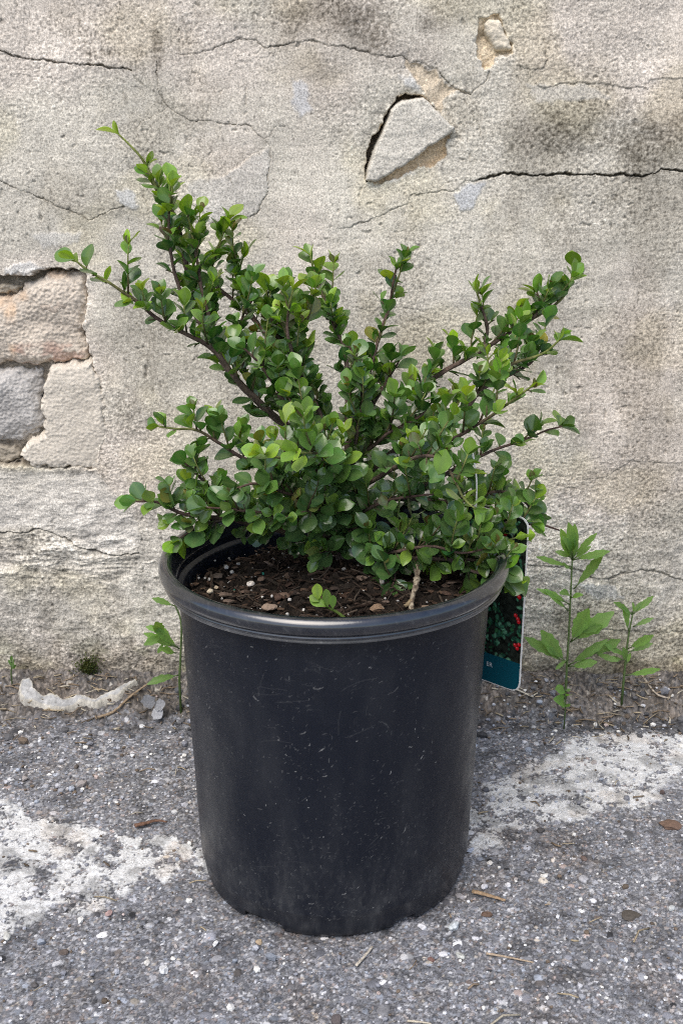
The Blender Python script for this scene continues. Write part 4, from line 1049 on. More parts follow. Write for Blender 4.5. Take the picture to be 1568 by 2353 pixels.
def build_branch(spec, seed):
    rng = np.random.default_rng(seed)
    P = catmull([at_y(x, y, RY + dy) for x, y, dy in spec["p"]], .003)
    P = P + np.stack([pn(P[:, 2] * 60, P[:, 0] * 60 + k, seed + k) for k in range(3)], 1) * .0006
    n = len(P); g = np.linspace(0, 1, n)
    r = spec["r"] * .76e-3 * (1 - g) ** .8 + .0007
    bs, bf = MB(), MB()
    V, Q, T = tube(P, r, 9, wob=.05, rng=rng)
    a = fbm(V[:, 2] * 90 + V[:, 1] * 90, V[:, 0] * 240, 3, seed)
    gg = np.concatenate([np.repeat(g, 9), [0, 1]])[:, None]
    young = sstep(.72, 1.0, gg) * (spec["tip"] > .6)
    cb = (np.array([.125, .095, .075]) * (1 - gg) + np.array([.075, .045, .036]) * gg) * (1 - young) + np.array([.16, .19, .05]) * young
    bs.add(V, Q, T, col=np.clip(cb * (1 + .5 * a)[:, None], .012, .3))
    s = np.concatenate([[0], np.cumsum(np.linalg.norm(np.diff(P, axis=0), axis=1))]); Ltot = s[-1]
    pos = spec["start"] * Ltot + rng.uniform(0, .006); k = 0
    size = (.0182 if spec.get("low")  else .0176) * spec.get("size", 1)
    sh_at = set(np.round(np.linspace(.15, .78, int(round(spec["ns"] * 1.1))) * 1000).astype(int)) if spec["ns"] else set()
    sh_at = sorted(sh_at)
    a0 = rng.uniform(0, 6.28)
    while pos < Ltot - .002:
        i = min(np.searchsorted(s, pos), n - 2); t = pos / Ltot
        if t > spec["bare"] and spec["bare"] < 1: break
        d = nrm(P[i + 1] - P[i - 1]) if i > 0 else nrm(P[1] - P[0])
        u = nrm(np.cross(d, (.2, .95, .15))); v = np.cross(d, u)
        a0 += 2.4 + rng.normal(0, .3)
        low = spec.get("low", 0)
        rad = nrm(np.cos(a0) * u + np.sin(a0) * v + UP * (-.10 if low else .25) - np.array([0, .3 * low, 0]))
        age = float(np.clip(spec["tip"] * sstep(.25, 1.0, t) * rng.uniform(.4, 1.1), 0, 1))
        if rng.random() < .22: age = max(age, rng.uniform(.3, .6))
        sl = rng.uniform(.002, .008) * (1 if t < .8 else .5)
        e = P[i] + rad * (r[i] + sl) + d * sl * .5
        V, Q, T = tube(np.array([P[i], (P[i] + e) / 2 + d * .0005, e]), (.0007, .0006, .0005), 5)
        bs.add(V, Q, T, col=(.095, .085, .045))
        aL = size * rng.uniform(.6, 1.15)
        place_leaf(bf, P[i] + rad * r[i], rad * .85 + d * .45 + UP * .15, UP * 1.0 + d * .25 - rad * .2 + face(P[i]) * 1.2 + rng.normal(0, .28, 3), aL, aL * rng.uniform(.62, .80), leaf_col(rng, age * .8), rng, power=rng.uniform(1.1, 1.4), tipx=.12)
        if rng.random() < (.72 if low else .56):
            rosette(bf, e, rad * (.9 if low else .5) + d * .45 + UP * (.3 if low else .85), rng, int(rng.choice([2, 3, 4], p=[.50, .38, .12])) if t < .85 else 2, size * rng.uniform(.75, 1.05), float(np.clip(age + rng.uniform(0, .55), 0, 1)), .85)
        pos += rng.uniform(.0066, .0108) * (1 if t < .8 else 1.3) * (.72 if low else 1)
    for f in sh_at:
        t = spec["start"] + (1 - spec["start"]) * f / 1000.0
        if t > spec["bare"] and spec["bare"] < 1: continue
        i = min(np.searchsorted(s, t * Ltot), n - 2); d = nrm(P[i + 1] - P[max(i - 1, 0)])
        a1 = rng.uniform(0, 6.28); u = nrm(np.cross(d, (.2, .95, .15))); v = np.cross(d, u)
        rad = np.cos(a1) * u + np.sin(a1) * v
        shoot(bs, bf, P[i], rad * .7 + d * .5 + UP * 1.2, rng.uniform(.016, .040), rng, size * .95, float(np.clip(.25 + spec["tip"] * rng.uniform(.4, .9), 0, 1)))
    e, d = P[-1], nrm(P[-1] - P[-4])
    if spec["bare"] >= 1 or spec["bare"] > .9:
        rosette(bf, e, d, rng, 3, size, spec["tip"], .6)
    o = bs.build("branch", M_BARK, SHRUB)
    if bf.n: bf.build("foliage", M_LEAF, o)
    return o
for k, sp in enumerate(BR): build_branch(sp, 700 + 13 * k)

# dead stubs and thin green suckers low on the shrub
def stub(name, pts, r0, r1, col, seed, crust=None, label=None):
    rng = np.random.default_rng(seed)
    P = catmull([at_y(x, y, RY + dy) for x, y, dy in pts], .0022)
    V, Q, T = tube(P, np.linspace(r0, r1, len(P)) * (1 + rng.normal(0, .16, len(P))), 9, wob=.16, rng=rng)
    b = MB()
    f = fbm(V[:, 2] * 300, V[:, 0] * 300, 3, seed)
    c = np.array(col) * (1 + .6 * f)[:, None]
    if crust is not None:
        m = sstep(-.05, .25, fbm(V[:, 2] * 420, V[:, 0] * 420 + 9, 3, seed + 5))[:, None]
        c = c * (1 - m) + np.array(crust) * m
    b.add(V, Q, T, col=np.clip(c, .02, .8))
    o = b.build(name, M_BARK, SHRUB)
    if label: o["label"] = label
stub("dead_stub", [(955, 1296, -.055), (958, 1330, -.075), (946, 1375, -.098), (944, 1412, -.112)], .0026, .0019, (.12, .09, .065), 811, (.34, .29, .21), "dead crusty twig stub hanging over the front rim")
stub("dead_stub", [(947, 1380, -.099), (935, 1388, -.104), (929, 1392, -.106)], .0017, .0014, (.22, .17, .10), 815)
stub("dead_stub", [(866, 1290, -.045), (874, 1312, -.055), (878, 1342, -.062)], .0022, .0017, (.40, .35, .27), 821, (.72, .68, .58), "short stub crusted white")
def sucker(pts, leaves, seed):
    rng = np.random.default_rng(seed)
    P = catmull([at_y(x, y, RY + dy) for x, y, dy in pts], .003)
    b, f = MB(), MB()
    V, Q, T = tube(P, np.linspace(.0013, .0008, len(P)), 7); b.add(V, Q, T, col=(.13, .19, .05))
    o = b.build("green_shoot", M_BARK, SHRUB)
    for (x0, y0, x1, y1, dy, w, ag) in leaves:
        a, e = at_y(x0, y0, RY + dy), at_y(x1, y1, RY + dy - .006)
        L = np.linalg.norm(e - a)
        place_leaf(f, a, e - a, np.array([rng.normal(0, .3), -.8, .6]), L, L * w, leaf_col(rng, ag), rng, fold=.25)
    f.build("foliage", M_LEAF, o)
sucker([(902, 1262, -.01), (908, 1225, -.01), (914, 1180, -.01), (918, 1130, -.008)], [(905, 1240, 952, 1192, -.012, .5, .75), (904, 1250, 978, 1203, -.02, .3, .5), (903, 1240, 870, 1200, -.012, .5, .3)], 831)
sucker([(712, 1230, -.03), (704, 1190, -.03), (694, 1150, -.03), (690, 1110, -.03)], [(700, 1170, 672, 1140, -.035, .7, .4), (705, 1195, 735, 1165, -.035, .7, .3)], 833)
sucker([(762, 1190, -.05), (766, 1130, -.055), (774, 1075, -.06), (782, 1040, -.06)], [(768, 1110, 800, 1070, -.065, .7, .6), (772, 1080, 748, 1010, -.065, .6, .85), (776, 1065, 832, 1040, -.065, .4, .85), (768, 1125, 738, 1100, -.06, .7, .4)], 835)

# ------------------------------------------------------------------ seedling in the pot
def seedling():
    rng = np.random.default_rng(61)
    y0 = at_z(790, 1418, SOIL_Z + .004)[1]
    t = thing("seedling", at_z(790, 1418, SOIL_Z), "yellow green seedling leaning over the soil just inside the front rim", "seedling")
    b = MB(); P = catmull([at_y(x, y, y0 + d) for x, y, d in ((792, 1420, 0), (772, 1405, .003), (750, 1394, .005), (732, 1380, .006))], .002)
    V, Q, T = tube(P, np.linspace(.0013, .0009, len(P)), 7); b.add(V, Q, T, col=(.07, .11, .02)); b.build("stem", M_BARK, t)
    for x0, y0_, x1, y1, w, c in ((730, 1378, 728, 1340, .62, .95), (732, 1382, 710, 1368, .6, .8), (748, 1393, 712, 1372, .55, .9), (764, 1398, 764, 1366, .5, .6), (752, 1394, 748, 1352, .45, .75)):
        f = MB(); a, e = at_y(x0, y0_, y0), at_y(x1, y1, y0 + .002); L = np.linalg.norm(e - a)
        place_leaf(f, a, e - a, np.array([.3, -.9, .5]), L, L * w, leaf_col(rng, c), rng, fold=.3)
        f.build("leaf", M_WEED, t)
seedling()

# ------------------------------------------------------------------ the plant label hanging behind the rim
def plant_label():
    YR = 0.868
    A = at_y(1199, 1470, YR)
    an = math.radians(41)
    R_ = np.array([math.cos(an), -math.sin(an), 0]); N_ = np.array([-math.sin(an), -math.cos(an), 0])
    zb = at_y(1166, 1580, YR + .01)[2]; zt = at_y(1205, 1188, YR + .004)[2]
    Wc, Hc = .082, zt - zb
    org = np.array([A[0], A[1], zb]) - R_ * Wc                     # lower left corner
    P3 = lambda u, v, n=0.0: org + np.multiply.outer(u, R_) + np.multiply.outer(v, UP) + np.multiply.outer(np.asarray(n) + 0 * np.asarray(u), N_)
    t = thing("plant_label", P3(np.array(Wc / 2), np.array(0.)), "glossy printed plant label showing red berries above a teal band, behind the right rim", "plant label")
    # card outline with rounded corners
    def outline(ins, rc):
        pts = []
        for cx, cy, a0 in ((Wc - ins - rc, Hc - ins - rc, 0), (ins + rc, Hc - ins - rc, 90), (ins + rc, ins + rc, 180), (Wc - ins - rc, ins + rc, 270)):
            for k in range(7):
                a = math.radians(a0 + 15 * k); pts.append((cx + rc * math.cos(a), cy + rc * math.sin(a)))
        return np.array(pts)
    bend = lambda u, v: .004 * (v / Hc) ** 2 + .0015 * np.sin(u / Wc * 3)
    o = outline(0, .009); n = len(o)
    Vf = P3(o[:, 0], o[:, 1], bend(o[:, 0], o[:, 1]) * 0); Vb = Vf - N_ * .0007
    c = P3(np.array([Wc / 2]), np.array([Hc / 2]))
    T = [(k, (k + 1) % n, 2 * n) for k in range(n)] + [(n + (k + 1) % n, n + k, 2 * n + 1) for k in range(n)]
    Q = [(k, n + k, n + (k + 1) % n, (k + 1) % n) for k in range(n)]
    b = MB(); b.add(np.concatenate([Vf, Vb, c, c - N_ * .0007]), Q, T, col=(.78, .78, .76))
    M_CARD = attr_mat("label_card", .35, .5, 300, .02)
    b.build("card", M_CARD, t, smooth=False)
    # the printed picture
    st = .0004
    us = np.arange(.001, Wc - .001 + st / 2, st); vs = np.arange(.001, Hc - .001 + st / 2, st)
    U, Vv = np.meshgrid(us, vs); shp = U.shape
    C = np.zeros(shp + (3,)); C[:] = (.010, .013, .010)
    C *= (1 + .8 * fbm(U * 200, Vv * 200, 3, 901))[..., None]
    rng = np.random.default_rng(17)
    for k in range(620):
        u, v = rng.uniform(0, Wc), rng.uniform(.02, Hc); r = rng.uniform(.0012, .0028); a = rng.uniform(0, 3.14); e = rng.uniform(.45, .9)
        du, dv = U - u, Vv - v
        x = (du * math.cos(a) + dv * math.sin(a)) / r; y = (-du * math.sin(a) + dv * math.cos(a)) / (r * e)
        q = x * x + y * y; m = q < 1
        if math.sin(u * 190 + v * 60) + math.sin(v * 120 - u * 70) < -.7: continue
        col = np.array([(.022, .090, .050), (.035, .125, .070), (.014, .055, .034), (.07, .18, .11), (.02, .075, .03)][rng.integers(5)]) * rng.uniform(.6, 1.3)
        C[m] = col * (1 - .35 * q[m] + .4 * (np.abs(y[m]) < .12))[:, None]
    for (u, v) in [(.070, .118), (.0725, .1215), (.0768, .088), (.0745, .0905), (.0765, .068), (.0742, .0705), (.0775, .0655), (.0775, .041), (.0752, .0435), (.079, .045), (.045, .10), (.048, .104), (.030, .075), (.056, .138), (.060, .140), (.020, .12), (.040, .05), (.0795, .100), (.0772, .1025)]:
        q = ((U - u) ** 2 + (Vv - v) ** 2) / .0019 ** 2; m = q < 1
        C[m] = np.array([.45, .012, .018]) * (1 - .55 * q[m])[:, None] + np.array([.25, .2, .2]) * (np.clip(1 - ((U[m] - u + .0006) ** 2 + (Vv[m] - v - .0006) ** 2) / .0006 ** 2, 0, 1))[:, None]
    teal = Vv < .0275
    C[teal] = (.004, .072, .105)
    # round the print's corners like the card
    keep = np.ones(shp, bool)
    for cx, cy, sx, sy in ((Wc - .009, .009, 1, -1), (.009, .009, -1, -1), (Wc - .009, Hc - .009, 1, 1), (.009, Hc - .009, -1, 1)):
        du, dv = (U - cx) * sx, (Vv - cy) * sy
        keep &= ~((du > 0) & (dv > 0) & (du * du + dv * dv > .008 ** 2))
    keep = keep.ravel()
    F = grid_faces(shp[1], shp[0]); F = F[keep[F].all(1)]
    mesh("print", P3(U.ravel(), Vv.ravel(), .0003), F, attr_mat("label_print", .3, .5, 300, .03), t, {"col": np.clip(C.reshape(-1, 3) * np.where(teal.reshape(-1, 1), 1, 1.5), .002, .8)}, smooth=False)
    # end of the plant's name on the teal band
    fc = bpy.data.curves.new("lettering", 'FONT'); fc.body = "ER"; fc.size = .0058; fc.extrude = .00005; fc.align_x = 'RIGHT'
    fo = bpy.data.objects.new("lettering", fc); COL.objects.link(fo)
    bpy.context.view_layer.update()
    me = bpy.data.meshes.new_from_object(fo.evaluated_get(bpy.context.evaluated_depsgraph_get()))
    bpy.data.objects.remove(fo); fo = bpy.data.objects.new("lettering", me); COL.objects.link(fo)
    mw = newmat("label_ink"); mw[2].inputs["Base Color"].default_value = (.55, .60, .62, 1); mw[2].inputs["Roughness"].default_value = .5
    fo.data.materials.clear(); fo.data.materials.append(mw[0])
    # where it stands: the picture point on the card's plane
    u, d, w = ray(1130, 1533); dirv = np.array([u, d, w]); q = P3(np.array(0.), np.array(0.), .0006) - np.array([0, 0, CAM_H])
    p = np.array([0, 0, CAM_H]) + dirv * (np.dot(q, N_) / np.dot(dirv, N_))
    fo.parent = t
    M = Matrix(((R_[0], 0, N_[0], 0), (R_[1], 0, N_[1], 0), (R_[2], 1, N_[2], 0), (0, 0, 0, 1)))
    M.translation = Vector(p - origin_of(t))
    fo.matrix_local = M
    # strap up to the branch
    s0 = P3(np.array(.030), np.array(Hc - .004)); s1 = at_y(1084, 1032, s0[1] - .004)
    Pp = catmull([s0, (s0 + s1) / 2 + (.002, 0, 0), s1], .004); sd = np.array([.0007, 0, 0])
    Vs = np.concatenate([Pp - sd, Pp + sd, Pp + sd + (0, .0006, 0), Pp - sd + (0, .0006, 0)]); m = len(Pp)
    Q = []
    for i in range(m - 1):
        for a_, b_ in ((0, 1), (1, 2), (2, 3), (3, 0)):
            Q.append((a_ * m + i, b_ * m + i, b_ * m + i + 1, a_ * m + i + 1))
    bb = MB(); bb.add(Vs, Q, col=(.75, .75, .73)); bb.build("strap", M_CARD, t)
plant_label()

# ------------------------------------------------------------------ weeds along the wall
def weed(name, label, stem, leaves, y, seed, r=.0014, stemcol=(.11, .17, .06), cat="weed", col=(.155, .32, .07), group=None):
    rng = np.random.default_rng(seed)
    P = catmull([at_y(px, py, y) for px, py in stem], .003)
    base = P[0].copy(); base[2] = float(ground_z(P[0][0], P[0][1]))
    if P[0][2] > base[2]: P = np.concatenate([[base - (0, 0, .004)], P])
    t = thing(name, base, label, cat, group)
    b = MB()
    V, Q, T = tube(P, np.linspace(r, r * .6, len(P)), 7); b.add(V, Q, T, col=stemcol)
    for (x0, y0, x1, y1, w, teeth) in leaves:
        dy = rng.uniform(-.022, .002)
        a, e = at_y(x0, y0, y), at_y(x1, y1, min(y + dy, WALL_Y - .006)); L = np.linalg.norm(e - a)
        V, Q, T = tube(np.array([a, a + (e - a) * .25]), (.0008, .0006), 5); b.add(V, Q, T, col=np.array(stemcol) * 1.1)
        f = MB()
        place_leaf(f, a + (e - a) * .12, (e - a) / L + UP * .05, np.array([rng.normal(0, .35), -.85, .75]), L * .95, L * w * .64, np.array(col) * rng.uniform(.75, 1.25), rng, fold=rng.uniform(.1, .5), curl=rng.uniform(-.05, .3), power=1.2, tipx=.25, teeth=teeth)
        f.build("leaf", M_WEED, t)
    b.build("stem", M_WEED, t)
    return t
g4 = lambda *q: [tuple(c4((a, b))[0]) + tuple(c4((c, d))[0]) + (w, te) for a, b, c, d, w, te in q]
weed("tall_weed", "tallest green weed right of the pot with toothed leaves on a long stem",
     c4((1040, 1230), (1045, 1130), (1055, 950), (1062, 800), (1068, 660)),
     g4((1066, 655, 1052, 500, .38, 0), (1066, 655, 1020, 530, .35, 0), (1068, 650, 1172, 548, .30, 5), (1066, 650, 1000, 620, .5, 0), (1070, 655, 1095, 560, .35, 0), (1068, 660, 1150, 600, .32, 0), (1066, 660, 1035, 560, .3, 0), (1068, 655, 1078, 520, .38, 0), (1068, 655, 1040, 590, .45, 0), (1068, 655, 1100, 600, .45, 0), (1062, 700, 1020, 680, .35, 0), (1045, 1110, 1000, 1140, .4, 4),
        (1070, 660, 1222, 625, .36, 5), (1075, 790, 1215, 640, .34, 6), (1064, 690, 905, 655, .26, 4), (1055, 860, 940, 790, .3, 4), (1050, 890, 965, 800, .25, 0), (1062, 830, 1100, 815, .5, 0), (1064, 825, 1035, 800, .5, 0),
        (1060, 1030, 1140, 890, .55, 4), (1060, 1030, 1228, 920, .55, 4), (1090, 990, 1200, 960, .5, 3), (1042, 1125, 855, 1020, .36, 5), (1042, 1125, 930, 990, .45, 4), (1000, 1090, 960, 1060, .5, 0),
        (1050, 1140, 1175, 1125, .5, 4), (1150, 1090, 1285, 1025, .5, 4), (1050, 1135, 1210, 1040, .3, 4), (1160, 1075, 1270, 1120, .35, 4)), 1.088, 71)
weed("short_weed", "shorter weed by the right picture edge with a leafy top at the wall foot",
     c4((1300, 1200), (1310, 1100), (1322, 1000), (1340, 905)),
     g4((1340, 905, 1255, 855, .35, 4), (1340, 905, 1428, 828, .40, 5), (1340, 900, 1350, 860, .5, 0), (1342, 960, 1425, 925, .38, 4), (1325, 985, 1290, 870, .42, 4), (1335, 900, 1385, 850, .35, 0), (1336, 905, 1290, 880, .35, 0),
        (1318, 1060, 1425, 1010, .42, 4), (1318, 1075, 1430, 1040, .35, 4), (1312, 1100, 1225, 1040, .4, 4), (1310, 1110, 1215, 1100, .35, 4), (1310, 1120, 1300, 1060, .5, 3), (1312, 1130, 1330, 1080, .5, 3), (1308, 1180, 1460, 1160, .28, 4)), 1.086, 73)
weed("sprout", "tiny bright green sprout in the dirt below the tall weed",
     c4((1038, 1320), (1038, 1290), (1036, 1245)),
     g4((1036, 1250, 1015, 1240, .7, 0), (1036, 1250, 1060, 1245, .7, 0), (1038, 1275, 1010, 1272, .6, 0), (1038, 1275, 1062, 1270, .6, 0), (1038, 1310, 1015, 1290, .8, 0), (1038, 1310, 1055, 1320, .8, 0), (1038, 1300, 1025, 1325, .8, 0)), 1.050, 75, r=.0008, cat="sprout", col=(.13, .30, .05))
weed("hidden_weed", "pale green weed half hidden behind the left side of the pot",
     [(412, 1560), (415, 1500), (416, 1430), (402, 1388)],
     [(402, 1392, 352, 1376, .42, 4), (412, 1490, 350, 1440, .34, 5), (410, 1488, 334, 1458, .36, 5), (376, 1462, 356, 1428, .6, 4), (392, 1472, 376, 1444, .55, 4), (396, 1478, 362, 1476, .5, 4), (405, 1500, 372, 1492, .5, 3), (412, 1550, 345, 1566, .42, 4), (376, 1462, 340, 1476, .6, 4), (374, 1450, 338, 1440, .6, 4), (378, 1475, 362, 1500, .5, 3)], 1.078, 77)
weed("sprout", "tiny green seedling at the wall foot near the left picture edge",
     [(26, 1546), (27, 1532), (27, 1522)], [(27, 1532, 21, 1516, .4, 0), (27, 1532, 35, 1518, .4, 0), (27, 1522, 28, 1506, .4, 0), (27, 1535, 33, 1530, .4, 0)], 1.103, 79, r=.0008, cat="sprout", col=(.06, .17, .03))

def moss():
    rng = np.random.default_rng(83)
    b = MB(); c0 = at_y(203, 1530, 1.113)
    for k in range(1500):
        a = rng.uniform(0, 6.283); r = abs(rng.normal(0, .5))
        x, z = c0[0] + .013 * r * math.cos(a), c0[2] + .011 * r * math.sin(a)
        y = 1.1175 - .006 * math.exp(-r * r * 1.2) + rng.normal(0, .001)
        L = rng.uniform(.0012, .003); ax = nrm(np.array([rng.normal(0, .6), -1, rng.normal(.3, .6)]))
        place_leaf(b, np.array([x, y, z]), ax, rng.normal(size=3), L, L * .45, np.array([(.050, .062, .016), (.085, .090, .028), (.030, .034, .012), (.10, .085, .035)][rng.integers(4)]) * rng.uniform(.6, 1.2), rng)
    o = b.build("moss_patch", M_WEED, loc=(c0[0], 1.115, c0[2]))
    tag(o, "olive brown moss cushion on the wall foot left of the pot", "moss")
moss()

# ------------------------------------------------------------------ bits and pieces lying on the ground
def ground_slab(name, pts, z0, height, col, seed, label, cat, edge=.0016, rough=.0009, hollow=0.0):
    P0 = np.array([at_z(x, y, .01) for x, y in pts])
    for _ in range(25): P0 = np.array([.5 * q + .5 * at_z(x, y, float(ground_z(q[0], q[1]))) for (x, y), q in zip(pts, P0)])
    w = P0[:, :2]
    st = .0009
    xs = np.arange(w[:, 0].min() - .004, w[:, 0].max() + .004, st); ys = np.arange(w[:, 1].min() - .004, w[:, 1].max() + .004, st)
    X, Y = np.meshgrid(xs, ys); shp = X.shape; X = X.ravel(); Y = Y.ravel()
    xw = X + .0035 * pn(X * 55, Y * 55, seed) + .0007 * pn(X * 300, Y * 300, seed + 7); yw = Y + .0035 * pn(X * 55, Y * 55 + 5, seed + 1) + .0007 * pn(X * 300, Y * 300 + 3, seed + 8)
    d, _, ins, _ = seg_dist(xw, yw, w, True); sd = np.where(ins, d, -d)
    fl = fbm(X * 70, Y * 70, 5, seed + 3, .6)
    e = np.clip(sd / edge, 0, 1)
    Z = np.array(ground_z(X, Y)) + z0 + height * np.sqrt(np.clip(1 - (1 - e) ** 2, 0, 1)) + rough * fl * e
    Z = np.where(sd < 0, Z + sd * 5, Z)
    C = np.array(col) * (1 + .32 * fl + .25 * fbm(X * 260, Y * 260, 3, seed + 12))[:, None]; C = np.where((sd < .0022)[:, None], C * np.array([1.18, 1.12, 1.0]), C)
    keep = sd > -.002
    F = grid_faces(shp[1], shp[0]); F = F[keep[F].all(1)]
    used = np.unique(F); re = np.full(len(X), -1); re[used] = np.arange(len(used))
    c = w.mean(0)
    o = mesh(name, np.stack([X, Y, Z], 1)[used], re[F], M_STONE, None, {"col": np.clip(C[used], .01, .8)}, True, (c[0], c[1], float(ground_z(c[0], c[1]))))
    tag(o, label, cat)
ground_slab("mortar_fragment", c5((88, 2145), (105, 2118), (150, 2115), (172, 2130), (180, 2170), (215, 2198), (300, 2192), (400, 2210), (480, 2212), (560, 2182), (620, 2150), (690, 2122), (688, 2140), (640, 2175), (580, 2215), (480, 2242), (380, 2255), (200, 2256), (130, 2232), (92, 2185)),
            .0005, .0050, (.36, .36, .355), 911, "pale crescent of broken mortar lying in the dirt at the wall foot", "mortar piece")
def pebble(px, py, mm, col, label, name="pebble", cat="pebble", flat=.55, stretch=1.0, ang=0.0, seed=None, group=None, z=None, rough=.3, y=None):
    rng = np.random.default_rng(int(px * 7 + py * 13))
    V, T = rock(rng, mm * 5e-4, flat, rough, 3, 6)
    ca, sa = math.cos(ang), math.sin(ang)
    V = V * (stretch, 1, 1) @ np.array([[ca, sa, 0], [-sa, ca, 0], [0, 0, 1]])
    g = at_z(px, py, z if z is not None else 0.001)
    if z is None and g[1] > 1.05:
        for _ in range(6): g = at_z(px, py, float(ground_z(g[0], g[1])) + .002)
    zz = z if z is not None else float(ground_z(g[0], g[1]))
    b = MB(); f = fbm(V[:, 0] * 400, V[:, 1] * 400 + V[:, 2] * 300, 3, int(px))
    b.add(V + (g[0], g[1], zz - V[:, 2].min() * .75), T=T, col=np.clip(np.array(col) * (1 + .3 * f)[:, None], .01, .8))
    o = b.build(name, M_GRIT, loc=(g[0], g[1], zz), smooth=False)
    return tag(o, label, cat, group)
def stick(name, pts, r, col, label, cat, z=.003, flat=1.0, group=None, tip=.6):
    P = np.stack([at_z(x, y, z) for x, y in pts])
    for _ in range(6): P = np.stack([at_z(x, y, float(ground_z(p[0], p[1])) + .002) if p[1] > 1.04 else p for (x, y), p in zip(pts, P)])
    P[:, 2] = np.array([float(ground_z(p[0], p[1])) for p in P]) + z
    P = catmull(P, .002); rng = np.random.default_rng(int(pts[0][0]))
    V, Q, T = tube(P, np.linspace(r, r * tip, len(P)), 8, wob=.12, rng=rng)
    c = P.mean(0); V[:, 2] = c[2] + (V[:, 2] - c[2]) * flat
    b = MB(); f = fbm(V[:, 0] * 200, V[:, 1] * 900, 3, 41); b.add(V, Q, T, col=np.clip(np.array(col) * (1 + .4 * f)[:, None], .01, .7))
    o = b.build(name, M_WOOD, loc=(c[0], c[1], float(ground_z(c[0], c[1]))))
    return tag(o, label, cat, group)
PB = [
 (250, 2098, 11, (.36, .25, .235), "dull red pebble on the grey asphalt left of the pot foot"),
 (1249, 2011, 10, (.66, .65, .62), "roundest white pebble in the scatter right of the pot foot"),
 (1268, 1976, 8, (.62, .56, .50), "beige pebble just above the roundest white pebble"),
 (1124, 1980, 9, (.62, .60, .57), "cream pebble near the right edge of the pot foot"),
 (1112, 2034, 10, (.52, .52, .55), "pale lilac stone lying above the brown wood sliver"),
 (1166, 2030, 8, (.58, .58, .60), "light grey pebble beside the pale lilac stone"),
 (376, 2228, 13, (.56, .57, .58), "flat pale oval stone in front of the pot at left"),
 (338, 2210, 9, (.55, .53, .50), "greyish cream pebble beside the flat pale oval stone"),
 (398, 2200, 6, (.66, .64, .60), "small cream pebble above the flat pale oval stone"),
 (1042, 2128, 15, (.50, .54, .56), "largest bluish white stone flake right of the pot foot"),
 (968, 2128, 12, (.52, .52, .54), "white stone chip tucked against the pot foot on its right"),
 (1080, 1950, 11, (.42, .46, .55), "blue grey stone chip touching the right side of the pot"),
 (1055, 2196, 13, (.46, .47, .44), "rounded greenish grey stone set in the asphalt front right"),
 (232, 1768, 9, (.60, .60, .59), "whitish pebble below the mortar crescent"),
 (176, 1764, 10, (.10, .085, .075), "dark brown clod beside the whitish pebble"),
 (326, 1668, 11, (.55, .56, .57), "light grey stone below the twig left of the pot"),
 (402, 1868, 10, (.50, .50, .50), "grey pebble close to the left side of the pot"),
 (290, 1621, 9, (.64, .52, .42), "shell coloured pebble at the right tip of the mortar crescent"),
 (184, 1952, 7, (.10, .10, .11), "small black stone on the worn white paint at left"),
 (1240, 1908, 12, (.075, .07, .07), "black clod on the worn white paint at right"),
 (1520, 1820, 9, (.09, .065, .06), "dark brown crumb on the white paint by the right edge"),
 (1340, 1972, 9, (.14, .10, .085), "brown crumb far right of the pot foot"),
 (147, 2186, 11, (.09, .07, .06), "dark brown clod low at the left edge of the asphalt"),
 (775, 2345, 14, (.10, .085, .085), "dark clod cut by the bottom edge of the picture"),
 (80, 2260, 10, (.085, .08, .08), "blackish clod in the lower left corner"),
 (1540, 2090, 10, (.42, .44, .44), "grey green stone by the right picture edge"),
 (1170, 2172, 7, (.64, .63, .61), "white pebble above the thin twig at lower right"),
 (595, 2165, 9, (.40, .31, .21), "tan fleck of stone under the front left of the pot"),
 (495, 2168, 9, (.66, .66, .66), "bright white fleck in front of the pot at left"),
 (15, 2150, 13, (.50, .50, .47), "large grey pebble cut by the left picture edge"),
 (1270, 1640, 10, (.19, .19, .20), "dark grey asphalt lump below the tiny sprout"),
]
for px, py, mm, col, lab in PB:
    pebble(px, py, mm * .36 * 2.0, col, lab)
pebble(1448, 2104, 15, (.075, .065, .055), "dark flat leaf scrap far right on the asphalt", "leaf_scrap", "leaf scrap", .18, 1.4, .2)
pebble(1535, 1898, 18, (.14, .09, .065), "brown bark piece cut by the right picture edge", "bark_chip", "bark chip", .3, 1.3, -.3)
pebble(1118, 2098, 9, (.11, .07, .05), "dark brown bark crumb under the wood sliver", "bark_chip", "bark chip", .4, 1.2)
pebble(990, 2202, 6, (.16, .09, .075), "small reddish brown bark crumb in front of the pot", "bark_chip", "bark chip", .5, 1.2)
stick("wood_sliver", [(1084, 2044), (1115, 2052), (1160, 2066)], .0022, (.30, .21, .13), "brown wood sliver lying right of the pot foot", "wood sliver", .003, .6)
stick("bark_chip", [(310, 1898), (335, 1892), (360, 1886), (384, 1890)], .0026, (.135, .075, .05), "rust brown bark strip left of the pot", "bark chip", .0035, .6, tip=.3)
stick("straw", [(817, 2216), (836, 2196), (855, 2172)], .0013, (.42, .38, .32), "flat pale straw just in front of the pot", "straw", .002, .5, tip=.8)
stick("twig", [(1116, 2190), (1150, 2196), (1224, 2212)], .0009, (.36, .28, .20), "thin brown twig at lower right on the asphalt", "twig", .002)
stick("twig", [(225, 1652), (262, 1640), (300, 1632), (345, 1612)], .0016, (.24, .18, .12), "thickest brown twig beside the mortar crescent", "twig", .004)
stick("straw", [(1108, 1612), (1160, 1622), (1222, 1632)], .0012, (.50, .46, .38), "long pale straw behind the right side of the pot", "straw", .003)
stick("straw", [(935, 2345), (965, 2348), (990, 2352)], .0009, (.48, .43, .34), "short straw at the bottom edge of the picture", "straw", .002)
stick("twig", [(1460, 1600), (1500, 1628), (1535, 1634)], .0014, (.36, .31, .25), "pale dry twig in the dirt by the right edge", "twig", .004)
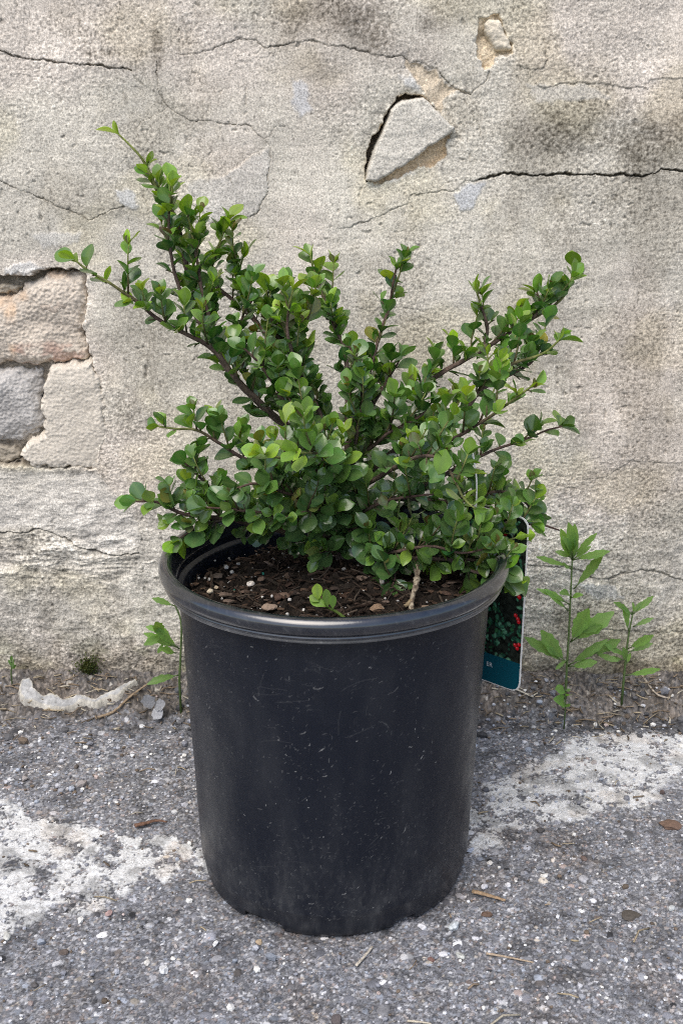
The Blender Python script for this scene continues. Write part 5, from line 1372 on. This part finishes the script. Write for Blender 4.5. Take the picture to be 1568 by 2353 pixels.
def dry_leaf():
    rng = np.random.default_rng(97); f = MB()
    g = at_y(345, 1578, 1.075); g[2] = float(ground_z(g[0], g[1])) + .008
    for dx, dz, ax, L in ((0, 0, (-.2, -.2, .9), .020), (.003, .001, (.7, -.3, .5), .017), (.002, 0, (.5, -.6, -.2), .018)):
        place_leaf(f, g + (dx, 0, dz), np.array(ax), np.array([rng.normal(0, .3), -.8, .7]), L, L * .8, np.array([.27, .275, .29]) * rng.uniform(.85, 1.1), rng, fold=.3, teeth=3)
    o = f.build("dry_leaf", M_WOOD, loc=g); tag(o, "crumpled greyish dry leaf between the pot and the mortar crescent", "dry leaf")
dry_leaf()
# pieces lying on the potting soil
for px, py, mm, col, lab, nm, ct, fl, stc, an in (
    (576, 1345, 6.5, (.56, .51, .45), "largest pale pebble on the potting soil", "pebble", "pebble", .7, 1.2, 0),
    (483, 1362, 6.0, (.52, .45, .33), "tan pebble on the soil close to the left rim", "pebble", "pebble", .7, 1, .5),
    (497, 1352, 4.0, (.44, .36, .25), "small ochre crumb beside the tan pebble on the soil", "pebble", "pebble", .7, 1, .5),
    (520, 1306, 4.5, (.55, .53, .50), "white perlite lump at the back left of the soil", "perlite", "perlite", .8, 1, .5),
    (866, 1402, 12, (.20, .13, .08), "brown bark chunk on the soil just behind the front rim", "bark_chip", "bark chip", .45, 1.1, .1),
    (618, 1398, 11, (.26, .19, .14), "curled light brown bark chip near the front left of the soil", "bark_chip", "bark chip", .4, 1.3, .3),
    (652, 1370, 11, (.13, .085, .06), "flat reddish brown bark flake mid left on the soil", "bark_chip", "bark chip", .25, 1.2, .6),
    (500, 1325, 12, (.085, .065, .05), "large dark flat bark flake at the left of the soil", "bark_chip", "bark chip", .25, 1.2, .2),
    (600, 1332, 8, (.14, .095, .07), "small brown bark flake beside the largest pale pebble", "bark_chip", "bark chip", .3, 1.2, .9),
    (976, 1398, 7, (.17, .12, .08), "brown bark crumb on the soil right of the dead twig stub", "bark_chip", "bark chip", .4, 1.2, 0)):
    pebble(px, py, mm, col, lab, nm, ct, fl, stc, an, z=SOIL_Z + .003)
for px, py in ((538, 1358), (604, 1320), (1043, 1388)):
    pebble(px, py, 2.6, (.01, .14, .10), "little round green fertilizer bead on the potting soil", "fertilizer_bead", "fertilizer bead", .95, 1, 0, group="green fertilizer beads on the soil", z=SOIL_Z + .003, rough=.05)
